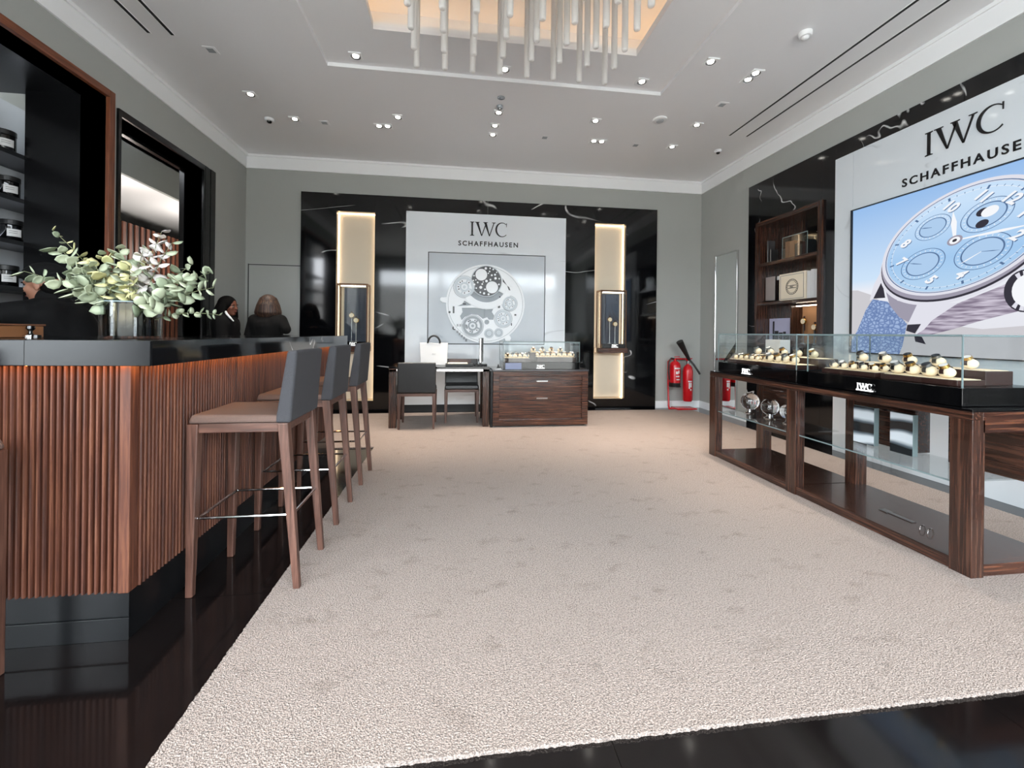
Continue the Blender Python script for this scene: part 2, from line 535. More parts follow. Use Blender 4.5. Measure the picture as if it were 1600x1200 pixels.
def monogram(name, o, fr, h, mat, parent, depth=.006):
    """three tall serif capitals, o = centre of the base line, h = cap height"""
    u, w, n = fr; o = Vector(o)
    polys = [[(0, 1), (0, .965), (.085, .94), (.085, .06), (0, .035), (0, 0), (.29, 0), (.29, .035), (.205, .06), (.205, .94), (.29, .965), (.29, 1)],
             [(.34, 1), (.34, .965), (.42, .95), (.80, 0), (.86, 0), (.60, .95), (.68, .965), (.68, 1)],
             [(.80, 0), (.86, 0), (1.16, .88), (1.11, .93)],
             [(.94, 1), (.94, .965), (1.0, .95), (1.36, 0), (1.42, 0), (1.18, .95), (1.26, .965), (1.26, 1)],
             [(1.36, 0), (1.42, 0), (1.74, .95), (1.84, .965), (1.84, 1), (1.56, 1), (1.56, .965), (1.67, .95)]]
    c = [(2.29 + .48 * math.cos(a), .5 + .525 * math.sin(a)) for a in [math.radians(d) for d in range(42, 320, 8)]]
    c += [(2.325 + .385 * math.cos(a), .5 + .475 * math.sin(a)) for a in [math.radians(d) for d in range(316, 44, -8)]]
    polys.append(c)
    polys.append([(2.60, .98), (2.60, .70), (2.635, .70), (2.645, .98)])
    mb = MB()
    for p in polys:
        q = MB().prism(p, 'z', 0, depth)
        mb.add([o + u * ((x - 1.33) * h) + w * (y * h) + n * (z if True else 0) for x, y, z in q.v], q.f)
    return mb.build(name, mat, parent)
# ================================================================== THE SETTING
XL, XR, YB, YF, ZC = -2.91, 3.88, 6.33, -1.6, 3.60

floor = struct(MB().box(-8.4, 4.3, -1.75, 14, -.08, -.006).build('floor', 'grout'))
tile0 = None
for i in range(-7, 4):
    for j in range(-3, 10):
        x0, y0 = .45 + 1.225 * i, 1.98 + 1.225 * j
        if x0 > 4.1 or y0 > 6.6 and x0 > -3.3 or x0 < -3.3 and y0 < 3: continue
        if tile0 is None:
            tile0 = MB().box(.0015, 1.2235, .0015, 1.2235, 0, .012).build('tile', 'tile')
            tile0.parent = floor; t = tile0
        else:
            t = tile0.copy(); COL.objects.link(t); t.parent = floor
        t.location = Vector((x0 + .6125, y0 + .6125, -.012)) - floor.location

# carpet: an L that wraps round the end of the bar
cp = [(-.787, 1.15), (3.60, 1.15), (3.60, 6.12), (-1.95, 6.12), (-1.95, 4.34), (-.787, 4.34)]
# fine wavy border so that the tufted edge is not a ruled line
def fuzzy(poly, step=.007, amp=.0022):
    out = []
    for k, a in enumerate(poly):
        b = poly[(k + 1) % len(poly)]
        d = Vector((b[0] - a[0], b[1] - a[1])); L = d.length; n = Vector((d.y, -d.x)) / L
        m = max(1, int(L / step))
        for i in range(m):
            q = Vector(a) + d * (i / m) + n * random.uniform(-amp, amp)
            out.append((q.x, q.y))
    return out
carpet = MB().prism(fuzzy(cp), 'z', .0005, .012).build('carpet', 'carpet')
tag(carpet, 'beige mottled deep pile carpet covering the middle of the shop floor', 'carpet')

# ---- ceiling
ceiling = sroot('ceiling', (0.4, 2, ZC))
def frame_boxes(mb, x0, x1, y0, y1, hx0, hx1, hy0, hy1, z0, z1):
    mb.box(x0, hx0, y0, y1, z0, z1); mb.box(hx1, x1, y0, y1, z0, z1)
    mb.box(hx0, hx1, y0, hy0, z0, z1); mb.box(hx0, hx1, hy1, y1, z0, z1)
    return mb
frame_boxes(MB(), XL, XR, YF, YB, -1.2, 2.05, -.2, 4.1, ZC, ZC + .035).build('ceiling_board', 'ceil', ceiling)
frame_boxes(MB(), -1.3, 2.15, -.3, 4.2, -.70, 1.57, .95, 3.6, ZC + .035, ZC + .065).build('raised_board', 'ceil', ceiling)
frame_boxes(MB(), -.75, 1.62, .90, 3.65, -.70, 1.57, .95, 3.6, ZC + .065, ZC + .10).build('cove_lip', 'white', ceiling)
mb = MB()
mb.box(-1.0, 1.87, .65, 3.9, 4.0, 4.05)
frame_boxes(mb, -1.05, 1.92, .6, 3.95, -1.0, 1.87, .65, 3.9, ZC + .065, 4.0)
mb.build('cove_box', 'white', ceiling)
for (x0, x1, y0, y1) in ((-.95, -.93, .7, 3.85), (1.80, 1.82, .7, 3.85), (-.9, 1.77, .7, .72), (-.9, 1.77, 3.83, 3.85)):
    bx('cove_led_strip', 'led', ceiling, x0, x1, y0, y1, ZC + .066, ZC + .08)
frame_boxes(MB(), XL - .6, XR + .6, YF - .1, YB + .4, -1.06, 1.93, .59, 3.96, 4.06, 4.1).build('roof_slab', 'white', ceiling)

# crown mouldings
def crown(name, pts):
    return struct(MB().prism(pts[0], pts[1], pts[2], pts[3]).build(name, 'white'))
pr = lambda a, s: [(a, ZC - .19), (a + s * .018, ZC - .19), (a + s * .018, ZC - .03), (a + s * .035, ZC - .03), (a + s * .035, ZC), (a, ZC)]
crown('trim_1', (pr(YB, -1), 'x', XL, XR))
crown('trim_2', (pr(XL, 1), 'y', YF, YB - .035))
crown('trim_3', (pr(XR, -1), 'y', YF, YB - .035))

# ---- back wall (behind the marble feature there is a void for the niches)
mb = MB()
mb.box(XL - .15, -2.17, YB, YB + .12, 0, ZC); mb.box(3.11, XR + .15, YB, YB + .12, 0, ZC)
mb.box(-2.17, 3.11, YB, YB + .12, 3.11, ZC); mb.box(-2.3, 3.2, YB + .30, YB + .36, 0, 3.3)
struct(mb.build('wall_back', 'wallgrey'))
# flush service door in the back wall, left of the marble
d = struct(MB().box(-2.86, -2.18, YB - .006, YB + .001, .01, 2.06).build('door_1', 'wallgrey'))
mb = MB().box(-2.875, -2.862, YB - .004, YB + .001, 0, 2.08).box(-2.862, -2.18, YB - .004, YB + .001, 2.064, 2.075)
mb.build('shadow_gap', 'shelfdark', d)
struct(MB().box(3.12, XR, YB - .014, YB, 0, .11).build('baseboard_back', 'white'))
struct(MB().box(XR - .014, XR, 5.18, YB - .014, 0, .11).build('baseboard_right', 'white'))

# ---- right wall with the bookcase recess
mb = MB()
mb.box(XR, XR + .12, YF, 4.03, 0, ZC); mb.box(XR, XR + .12, 4.97, YB + .2, 0, ZC)
mb.box(XR, XR + .12, 4.03, 4.97, 0, .93); mb.box(XR, XR + .12, 4.03, 4.97, 2.58, ZC)
struct(mb.build('wall_right', 'wallgrey'))

# ---- left wall with bar niche and doorway
NY0, NY1, NZ = .75, 3.95, 3.085
DY0, DY1, DZ = 4.09, 5.30, 2.99
mb = MB()
T = .19
mb.box(XL - T, XL, YF, -1.45, 0, ZC); mb.box(XL - T, XL, .45, NY0, 0, ZC); mb.box(XL - T, XL, -1.45, .45, 3.2, ZC); mb.box(XL - T, XL, NY0, NY1, NZ, ZC); mb.box(XL - T, XL, NY1, DY0, 0, ZC)
mb.box(XL - T, XL, DY0, DY1, DZ, ZC); mb.box(XL - T, XL, DY1, YB + .12, 0, ZC)
wl = struct(mb.build('wall_left', 'wallgrey'))
# bar niche lining
mb = MB()
mb.box(-3.5, XL - .002, NY1, NY1 + .06, 0, NZ)          # far cheek
mb.box(-3.5, XL - .002, NY0 - .06, NY0, 0, NZ)
mb.box(-3.85, XL - .002, NY0 - .06, NY1 + .06, NZ, NZ + .05)
mb.box(-3.5, -3.46, NY0, NY1, 0, 1.30)                  # lower black back panel
mb.build('niche_lining', 'blackpanel', wl)
MB().box(-3.86, -3.83, NY0 - .3, 4.4, 1.2, NZ).box(-3.86, -3.44, 4.4, 4.43, 1.2, NZ).build('niche_back', 'shelfgrey', wl)
tr = struct(MB().box(XL - .03, XL + .03, NY1, NY1 + .058, 0, NZ + .06).build('trim_4', 'walnutframe', bevel=.003))
wf = wood('walnut_frame_along', (80, 40, 24), (116, 64, 40), (140, 84, 56), 'y', 60, .45, stretch=.05)
struct(MB().box(XL - .03, XL + .03, NY0 - .06, NY1, NZ, NZ + .06).build('trim_5', wf, bevel=.003))

# ---- doorway with black lining; casing wide at the far side
door = sroot('door_2', (XL, 4.8, 0), 'black framed doorway beside the bar niche')
MB().box(XL - T - .03, XL + .02, DY0 - .03, DY0, 0, DZ).build('jamb', 'blackpanel', door)
MB().box(XL - T - .03, XL + .02, DY1, DY1 + .03, 0, DZ).build('jamb', 'blackpanel', door)
MB().box(XL - T - .03, XL + .02, DY0 - .03, DY1 + .03, DZ, DZ + .06).build('head_casing', 'blackpanel', door)
mb = MB()
for k in range(4):
    mb.box(XL + .001, XL + .022 - .004 * (k % 2), 5.33 + k * .055, 5.33 + k * .055 + .05, 0, DZ + .06)
mb.box(XL + .001, XL + .012, 5.33, 5.55, 0, DZ + .06)
mb.build('side_casing', 'blackpanel', door)
MB().box(XL - T - .03, XL - T + .02, DY0, DY0 + .03, 0, DZ).box(XL - T - .03, XL - T + .02, DY1 - .03, DY1, 0, DZ).box(XL - T - .03, XL - T + .02, DY0, DY1, DZ - .03, DZ).build('inner_frame', 'blackpanel', door)

# ---- the room beyond the doorway
far = sroot('wall_beyond', (-5, 8, 0), 'room seen through the black doorway')
bx('bulkhead', 'wallgrey', far, -4.05, -4.0, 4.3, 12.5, 3.03, 3.75)
bx('ceiling_beyond', 'ceil', far, -8.3, -4.0, 3.4, 13, 3.42, 3.47)
MB().box(-4.0, XL - T, 3.9, 13, 3.7, 3.75).box(-8.3, XL - T, 13, 13.1, 0, 3.7).box(-8.4, -8.3, 3.3, 13, 0, 3.7).box(-8.3, -3.9, 3.3, 3.4, 0, 3.7).box(XL - T - .06, XL - T - .01, YB, 13, 0, 3.7).build('shell_beyond', 'wallgrey', far)
bx('slat_backing', 'black', far, -5.72, -5.68, 6.2, 12.8, 0, 3.0)
sl = None
for k in range(46):
    if sl is None:
        sl = MB().box(0, .045, 0, .07, 0, 3.0).build('slat', 'walnutslat'); sl.parent = far; o = sl
    else:
        o = sl.copy(); COL.objects.link(o); o.parent = far
    o.location = Vector((-5.68, 6.25 + k * .142, .0)) - Vector((-5, 8, 0))
for i, (x, y) in enumerate(((-4.9, 6.8), (-4.8, 9.0))):
    bx('ceiling_lamp', 'lamp', far, x - .06, x + .06, y - .06, y + .06, 3.405, 3.42)
    l = bpy.data.lights.new('beyond_lamp', 'POINT'); l.energy = 70; l.color = (1, .93, .85); l.shadow_soft_size = .08
    lo2 = bpy.data.objects.new('beyond_lamp', l); lo2.location = Vector((x, y, 2.5)) - Vector((-5, 8, 0)); lo2.parent = far; COL.objects.link(lo2)

# ---- shopfront behind the viewer: piers, lintel, three glazed bays
mb = MB()
mb.box(XL - T, -2.5, YF - .12, YF, 0, ZC); mb.box(3.42, XR + .12, YF - .12, YF, 0, ZC); mb.box(-2.5, 3.42, YF - .12, YF, 3.2, ZC)
struct(mb.build('wall_front', 'wallgrey'))
w1 = sroot('window_1', (.46, YF, 0), 'glazed shopfront')
for k in range(3):
    x0 = -2.5 + k * 5.92 / 3
    x1 = x0 + 5.92 / 3
    f = MB().box(x0, x0 + .05, YF - .09, YF - .03, 0, 3.2).box(x1 - .05, x1, YF - .09, YF - .03, 0, 3.2).box(x0, x1, YF - .09, YF - .03, 3.14, 3.2).box(x0, x1, YF - .09, YF - .03, 0, .08)
    fr = f.build('window_frame', 'blackpanel', w1)
    bx('pane', 'glass', fr, x0 + .05, x1 - .05, YF - .065, YF - .055, .08, 3.14)
w2 = sroot('window_2', (XL, -.5, 0), 'glazed side window near the shopfront')
f = MB().box(XL - .12, XL - .06, -1.45, -1.40, 0, 3.2).box(XL - .12, XL - .06, .40, .45, 0, 3.2).box(XL - .12, XL - .06, -1.4, .4, 3.14, 3.2).box(XL - .12, XL - .06, -1.4, .4, 0, .08).build('window_frame', 'blackpanel', w2)
bx('pane', 'glass', f, XL - .095, XL - .085, -1.40, .40, .08, 3.14)
struct(MB().box(-14, 15, -18, -16.5, -.3, 4.3).build('building_opposite', plain('facade_grey', (150, 148, 145), .8)))
struct(MB().box(-12, 13, -16.5, YF - .13, -.3, -.06).box(-12, XL - .25, YF - .13, 3.2, -.3, -.06).build('pavement', plain('paving', (170, 165, 158), .8)))

# ================================================================== BLACK AND WHITE MARBLE FEATURE, BACK WALL
feat = thing('marble_feature_wall', 'black veined marble panelling with two lit niches on the back wall', 'wall panel', (.47, 6.28, 0))
Yf = 6.28
nL, nR = (-1.69, -1.165), (2.105, 2.60)
nz0, nz1 = .16, 2.86
def slab(x0, x1, z0, z1):
    bx('marble_slab', 'blackmarble', feat, x0, x1, Yf, Yf + .05, z0, z1, .0015)
slab(-2.17, nL[0], 0, 3.11); slab(nL[1], -.727, 0, 3.11); slab(1.642, nR[0], 0, 3.11); slab(nR[1], 3.11, 0, 3.11)
slab(nL[0], nL[1], nz1, 3.11); slab(nR[0], nR[1], nz1, 3.11); slab(nL[0], nL[1], 0, nz0); slab(nR[0], nR[1], 0, nz0)
slab(-.727, .45, 2.907, 3.11); slab(.453, 1.642, 2.907, 3.11)
for (a, b) in (nL, nR):
    mb = MB().box(a - .06, a, Yf + .05, Yf + .25, nz0, nz1).box(b, b + .06, Yf + .05, Yf + .25, nz0, nz1)
    mb.box(a - .06, b + .06, Yf + .05, Yf + .25, nz1, nz1 + .03).box(a - .06, b + .06, Yf + .05, Yf + .25, nz0 - .03, nz0)
    mb.build('niche_side', 'cream', feat)
    bx('niche_back_panel', 'cream', feat, a + .015, b - .015, Yf + .11, Yf + .13, nz0 + .015, nz1 - .015)
    mb = MB().box(a, a + .008, Yf + .15, Yf + .17, nz0, nz1).box(b - .008, b, Yf + .15, Yf + .17, nz0, nz1).box(a, b, Yf + .15, Yf + .17, nz1 - .008, nz1)
    mb.build('niche_light', 'niche_led', feat)
    for (p, q) in ((a, a + .01), (b - .01, b)):
        bx('niche_light', 'niche_led', feat, p + .001, q - .001, Yf + .085, Yf + .108, nz0 + .01, nz1 - .01)
    bx('niche_light', 'niche_led', feat, a + .01, b - .01, Yf + .085, Yf + .108, nz1 - .012, nz1 - .004)
wp = thing('marble_sign_board', 'pale grey marble panel with black lettering on the back wall', 'sign panel', (.457, 6.27, 0))
MB().holed([[(-.727, .10), (1.642, .10), (1.642, 2.905), (-.727, 2.905)], [(-.41, .98), (-.41, 2.325), (1.33, 2.325), (1.33, .98)]], 'y', 6.268, 6.31).build('marble_surround', 'whitemarble', wp, bevel=.003)
bx('inset_panel', 'insetmarble', wp, -.398, 1.318, 6.271, 6.30, .992, 2.313)
bx('groove', 'shelfdark', wp, -.42, 1.34, 6.305, 6.315, .96, 2.34)
bx('plinth_strip', 'black', wp, -.727, 1.642, 6.272, 6.31, 0, .10)
monogram('lettering', (.467, 6.268, 2.585), BACK, .205, 'letter', wp)
text('lettering', 'SCHAFFHAUSEN', (.467, 6.268, 2.435), BACK, .098, 'letter', wp, space=1.32, bold=.0022)

# ---- the watch movement relief
rel = thing('watch_movement_relief', 'round white relief of a skeleton watch movement on the pale marble', 'wall relief', (.434, 6.268, 1.0))
K, RX, RZ = .001184, .434, 1.58
def Q(x, y): return (RX + (x - 695) * K, RZ - (y - 635) * K)
y0 = 6.271
outer = circ(RX, RZ, .58, 72)
h1 = [Q(*p) for p in ((400, 690), (560, 685), (700, 705), (790, 695), (770, 735), (800, 780), (790, 830), (735, 830), (715, 800), (660, 820), (600, 775), (520, 765), (440, 800), (400, 840), (380, 790), (410, 740))]
h2 = [Q(700 + 262 * math.cos(math.radians(a)), 353 + 262 * math.sin(math.radians(a))) for a in range(35, 146, 6)] + [Q(700 + 188 * math.cos(math.radians(a)), 353 + 188 * math.sin(math.radians(a))) for a in range(140, 34, -6)]
h3 = [Q(*p) for p in ((345, 668), (520, 655), (430, 600), (410, 640))]
MB().holed([outer, h1, h2, h3], 'y', y0 - .036, y0).build('base_plate', 'relief', rel, bevel=.004)
MB().prism(circ(*Q(695, 635), .57, 64), 'y', y0 - .003, y0 - .001).build('back_disc', 'reliefgrey', rel)
def disc(name, mat, x, y, r, d0, d1, n=32): return MB().prism(circ(*Q(x, y), r * K, n), 'y', y0 - d1, y0 - d0).build(name, mat, rel)
def ring(mb, x, y, r0, r1, d0, d1, n=36): return mb.holed([circ(*Q(x, y), r1 * K, n), circ(*Q(x, y), r0 * K, n)], 'y', y0 - d1, y0 - d0)
moon = disc('moon_disc', 'reliefdark', 700, 353, 185, .03, .05, 48)
for x, y, r in ((635, 275, 73), (770, 428, 75)):
    MB().prism(circ(*Q(x, y), r * K, 28), 'y', y0 - .055, y0 - .05).build('moon', 'relief', moon)
mb = MB()
for x, y, r in ((690, 195, 16), (743, 193, 10), (782, 205, 11), (737, 232, 10), (825, 240, 8), (765, 278, 13), (805, 270, 13), (722, 255, 8), (812, 315, 16), (858, 318, 11), (748, 335, 13), (700, 352, 17), (660, 365, 8), (648, 390, 11), (592, 372, 11), (568, 342, 8), (537, 350, 10), (550, 398, 14), (630, 432, 19), (575, 443, 10), (625, 493, 11), (672, 505, 14), (728, 515, 13), (683, 455, 11), (855, 390, 12), (545, 290, 10)):
    mb.prism(circ(*Q(x, y), r * K, 10), 'y', y0 - .053, y0 - .05)
mb.build('star_dots', 'relief', moon)
def seat(x, y, r):
    m = MB(); ring(m, x, y, r * 1.03, r * 1.07, .034, .039); m.build('gear_seat', 'reliefgrey', rel)
def gear(x, y, r, teeth, mat='relief', spokes=4):
    seat(x, y, r)
    g = MB()
    pts = []
    for i in range(teeth * 2):
        rr = r if i % 2 == 0 else r * .93
        for da in (-.3, .3):
            a = 2 * PI * (i + da) / (teeth * 2); pts.append(Q(x + rr * math.cos(a), y + rr * math.sin(a)))
    g.holed([pts, circ(*Q(x, y), r * .72 * K, 28)], 'y', y0 - .052, y0 - .037)
    ring(g, x, y, r * .30, r * .46, .037, .052, 20)
    for k in range(spokes):
        a = 2 * PI * k / spokes + .4
        c, s_ = math.cos(a), math.sin(a)
        g.prism([Q(x + c * r * .4 - s_ * r * .07, y + s_ * r * .4 + c * r * .07), Q(x + c * r * .75 - s_ * r * .07, y + s_ * r * .75 + c * r * .07), Q(x + c * r * .75 + s_ * r * .07, y + s_ * r * .75 - c * r * .07), Q(x + c * r * .4 + s_ * r * .07, y + s_ * r * .4 - c * r * .07)], 'y', y0 - .05, y0 - .037)
    g.prism(circ(*Q(x, y), r * .14 * K, 12), 'y', y0 - .06, y0 - .036)
    o = g.build('gear_wheel', mat, rel)
    m = MB()
    for k in range(16):
        if k % 3 == 0: continue
        a = 2 * PI * k / 16
        c, s_ = math.cos(a), math.sin(a)
        m.prism([Q(x + c * r * .52 - s_ * r * .05, y + s_ * r * .52 + c * r * .05), Q(x + c * r * .64 - s_ * r * .05, y + s_ * r * .64 + c * r * .05), Q(x + c * r * .64 + s_ * r * .05, y + s_ * r * .64 - c * r * .05), Q(x + c * r * .52 + s_ * r * .05, y + s_ * r * .52 - c * r * .05)], 'y', y0 - .042, y0 - .036)
    m.build('gear_slots', 'reliefdark', o)
gear(430, 430, 130, 40, 'reliefmid'); gear(535, 910, 128, 44, 'reliefgrey', 5); gear(995, 625, 92, 30, 'reliefmid'); gear(915, 815, 108, 38, 'reliefmid')
for x, y, r in ((740, 1000, 56), (860, 990, 52)):
    seat(x, y, r); o = disc('jewel_plate', 'reliefmid', x, y, r, .03, .048)
    m = MB(); ring(m, x, y, r * .62, r * .74, .048, .053, 24); m.build('rim', 'reliefgrey', o)
mb = MB()
mb.prism([Q(700 + 345 * math.cos(math.radians(a)), 353 + 345 * math.sin(math.radians(a))) for a in range(20, 146, 6)] + [Q(700 + 268 * math.cos(math.radians(a)), 353 + 268 * math.sin(math.radians(a))) for a in range(140, 19, -6)], 'y', y0 - .048, y0 - .035)
mb.build('bridge', 'relief', rel, bevel=.003)
m = MB(); ring(m, 695, 635, 462, 466, .034, .038, 64); m.build('rim_line', 'reliefgrey', rel)
m = MB(); ring(m, 700, 353, 186, 196, .03, .046, 48); m.build('moon_rim', 'reliefmid', rel)
mb = MB()
mb.prism([Q(700 + 205 * math.cos(math.radians(a)), 353 + 205 * math.sin(math.radians(a))) for a in range(-12, 1, 4)] + [Q(985, 420), Q(1002, 460), Q(985, 465), Q(960, 400)], 'y', y0 - .04, y0 - .036)
for (x, y, dx, dy) in ((300, 715, 10, 42), (250, 745, 12, 12), (860, 668, 14, 14), (1068, 765, 12, 10), (870, 545, 8, 8), (1020, 885, 6, 16), (430, 640, 20, 8)):
    mb.prism([Q(x - dx, y - dy), Q(x + dx, y - dy), Q(x + dx, y + dy), Q(x - dx, y + dy)], 'y', y0 - .038, y0 - .034)
for k in range(9):
    x, y = 350 + k % 4 * 34, 905
    if k >= 4: x, y = 350 + (k - 4) * 27, 985 + (k - 4) * 26
    for s_ in (-6, 6):
        mb.prism([Q(x + s_ - 3, y - 15), Q(x + s_ + 3, y - 15), Q(x + s_ + 3, y + 15), Q(x + s_ - 3, y + 15)], 'y', y0 - .038, y0 - .034)
mb.build('cut_marks', 'reliefdark', rel)
MB().prism([Q(215, 560), Q(160, 565), Q(135, 595), Q(160, 625), Q(215, 630)], 'y', y0 - .04, y0).prism(circ(*Q(160, 590), .032, 14), 'y', y0 - .045, y0).build('winding_stem', 'relief', rel)
MB().prism(circ(*Q(975, 1060), .05, 7), 'y', y0 - .042, y0).prism(circ(*Q(1025, 380), .045, 9), 'y', y0 - .05, y0 - .034).build('pusher', 'relief', rel)
o = disc('screw', 'reliefdark', 310, 940, 24, 0, .03, 14); MB().prism(circ(*Q(315, 940), .014, 10), 'y', y0 - .034, y0 - .03).build('screw_head', 'relief', o)
MB().cyl((Q(683, 690)[0], y0 - .045, Q(683, 690)[1]), (Q(683, 800)[0], y0 - .045, Q(683, 800)[1]), .003, n=6).prism(circ(*Q(710, 860), .035, 14), 'y', y0 - .05, y0 - .03).build('hammer', 'reliefgrey', rel)

# ================================================================== RIGHT WALL PANELLING
XM = 3.84
fr_ = thing('marble_cladding', 'black veined marble cladding behind the screen on the right wall', 'wall panel', (XM, 2.76, 0))
def rslab(y0, y1, z0, z1): bx('marble_slab', 'blackmarble', fr_, XM, XM + .04, y0, y1, z0, z1, .0015)
rslab(4.97, 5.17, 0, 3.12); rslab(3.862, 4.03, 0, 3.12); rslab(4.03, 4.97, 2.575, 3.12); rslab(4.03, 4.97, 0, .95)
rslab(2.762, 3.862, 2.963, 3.12); rslab(1.662, 2.76, 2.963, 3.12); rslab(.35, 1.66, 0, 3.12)
wp2 = thing('marble_sign_surround', 'pale grey marble surround with black lettering framing the large lit screen', 'sign panel', (XM, 2.76, 0))
xw = XM - .012
def wslab(y0, y1, z0, z1): bx('marble_slab', 'whitemarble_dimmed', wp2, xw, XM + .03, y0, y1, z0, z1, .0015)
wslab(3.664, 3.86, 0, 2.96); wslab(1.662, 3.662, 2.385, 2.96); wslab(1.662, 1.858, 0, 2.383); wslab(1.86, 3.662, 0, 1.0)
monogram('lettering', (xw - .001, 2.765, 2.645), RIGHT, .192, 'letter', wp2)
text('lettering', 'SCHAFFHAUSEN', (xw - .001, 2.765, 2.455), RIGHT, .096, 'letter', wp2, space=1.32, bold=.0022)
# ================================================================== LARGE SCREEN (flat picture of a wrist watch)
scr = thing('display_screen', 'large lit screen showing a pale blue wrist watch on the right wall', 'screen', (3.83, 2.76, 1.0))
XS = 3.822
bx('bezel', 'black', scr, XS + .002, 3.85, 1.86, 3.662, 1.0, 2.385)
for b_ in ((3.652, 3.662, 1.0, 2.385), (1.86, 1.87, 1.0, 2.385), (1.87, 3.652, 2.377, 2.385), (1.87, 3.652, 1.0, 1.008)):
    bx('bezel_edge', 'black', scr, 3.803, XS + .002, *b_)
def em(name, rgb, s=1.0):
    m = bpy.data.materials.new(name); m.use_nodes = True
    nt = m.node_tree; nt.nodes.remove(nt.nodes['Principled BSDF'])
    e = N(nt, 'ShaderNodeEmission'); e.inputs[0].default_value = lin(*rgb); e.inputs[1].default_value = s
    nt.links.new(e.outputs[0], nt.nodes['Material Output'].inputs[0])
    return m, nt, e
def em_tex(name, c0, c1, scale, kind='noise', rot=(0, 0, 0)):
    m, nt, e = em(name, c0)
    tc = N(nt, 'ShaderNodeTexCoord'); mp = N(nt, 'ShaderNodeMapping')
    mp.inputs['Scale'].default_value = scale; mp.inputs['Rotation'].default_value = rot
    nt.links.new(tc.outputs['Object'], mp.inputs[0])
    t = N(nt, 'ShaderNodeTexVoronoi') if kind == 'vor' else N(nt, 'ShaderNodeTexNoise')
    if kind == 'vor': t.feature = 'DISTANCE_TO_EDGE'
    t.inputs['Scale'].default_value = 1
    nt.links.new(mp.outputs[0], t.inputs['Vector'])
    rp = N(nt, 'ShaderNodeValToRGB')
    rp.color_ramp.elements[0].color = lin(*c0); rp.color_ramp.elements[1].color = lin(*c1)
    rp.color_ramp.elements[0].position, rp.color_ramp.elements[1].position = ((.0, .25) if kind == 'vor' else (.35, .65))
    nt.links.new(t.outputs[0], rp.inputs[0]); nt.links.new(rp.outputs[0], e.inputs[0])
    return m
def em_grad(name, stops, z0, z1):
    m, nt, e = em(name, stops[0][1])
    tc = N(nt, 'ShaderNodeTexCoord'); sx = N(nt, 'ShaderNodeSeparateXYZ'); mr = N(nt, 'ShaderNodeMapRange')
    nt.links.new(tc.outputs['Object'], sx.inputs[0]); nt.links.new(sx.outputs[2], mr.inputs[0])
    mr.inputs[1].default_value = z0; mr.inputs[2].default_value = z1
    rp = N(nt, 'ShaderNodeValToRGB')
    els = rp.color_ramp.elements
    els[0].position, els[0].color = stops[0][0], lin(*stops[0][1])
    els[1].position, els[1].color = stops[-1][0], lin(*stops[-1][1])
    for p, c in stops[1:-1]:
        k = els.new(p); k.color = lin(*c)
    nt.links.new(mr.outputs[0], rp.inputs[0]); nt.links.new(rp.outputs[0], e.inputs[0])
    return m
E_sky = em_grad('screen_sky', [(0, (225, 225, 232)), (.42, (236, 238, 246)), (.5, (206, 228, 250)), (1, (152, 190, 236))], 0, 1.385)
E_hill = em('screen_hill', (205, 203, 208))[0]
E_dial = em_grad('screen_dial', [(0, (190, 218, 242)), (.45, (164, 202, 240)), (1, (202, 226, 250))], .45, 1.2)
E_sub = em('screen_subdial', (176, 206, 238))[0]
E_line = em('screen_line', (92, 118, 156))[0]
E_dark = em('screen_dark', (58, 56, 66))[0]
E_white = em('screen_white', (246, 248, 252))[0]
E_bezel = em('screen_bezel', (226, 226, 236))[0]
E_case = em_tex('screen_case', (128, 116, 136), (206, 198, 214), (1, 6, 60), rot=(.5, 0, 0))
E_mid = em('screen_steel', (160, 156, 172))[0]
E_strap = em_tex('screen_strap', (100, 124, 174), (160, 182, 220), (1, 26, 34), 'vor')
layer = [0]
def sp(p): return (p[0] * 1.008, 1.15 + (p[1] - 1.15) * 1.008)
def clipped(poly):
    Y0, Y1, Z0, Z1 = 1.862, 3.66, 1.002, 2.383
    def cl(pts, ins, inter):
        out = []
        for i, a in enumerate(pts):
            b = pts[(i + 1) % len(pts)]
            if ins(a):
                out.append(a)
                if not ins(b): out.append(inter(a, b))
            elif ins(b): out.append(inter(a, b))
        return out
    def iv(k, c): return lambda a, b: tuple(a[j] + (b[j] - a[j]) * (c - a[k]) / (b[k] - a[k]) for j in (0, 1))
    for k, c, s in ((0, Y0, 1), (0, Y1, -1), (1, Z0, 1), (1, Z1, -1)):
        poly = cl(poly, lambda p: (p[k] - c) * s >= 0, iv(k, c))
        if len(poly) < 3: return None
    return poly
def flat(name, polys, mat, parent=None, raw=False):
    layer[0] += 1
    x = XS - layer[0] * .00035
    mb = MB()
    for p in polys:
        q = clipped([p_ if raw else sp(p_) for p_ in p])
        if not q: continue
        tri = geometry.tessellate_polygon([[Vector((a, b, 0)) for a, b in q]])
        mb.add([(x, a, b) for a, b in q], [tuple(t) for t in tri])
    return mb.build(name, mat, parent or scr)
C0 = (2.767, 1.900); A1 = (-.231, -.182); A2 = (-.324, .223)
def D(u, v, c=C0): return (c[0] + A1[0] * u + A2[0] * v, c[1] + A1[1] * u + A2[1] * v)
def E_(r, c=C0, n=72, dy=0, dz=0): return [(p[0] + dy, p[1] + dz) for p in (D(r * math.sin(2 * PI * i / n), r * math.cos(2 * PI * i / n), c) for i in range(n))]
def ringp(r0, r1, c=C0, n=64, dy=0, dz=0):
    a, b = E_(r0, c, n, dy, dz), E_(r1, c, n, dy, dz)
    return [[a[i], a[(i + 1) % n], b[(i + 1) % n], b[i]] for i in range(n)]
flat('picture_sky', [[(1.862, 1.002), (3.66, 1.002), (3.66, 2.383), (1.862, 2.383)]], E_sky, raw=True)
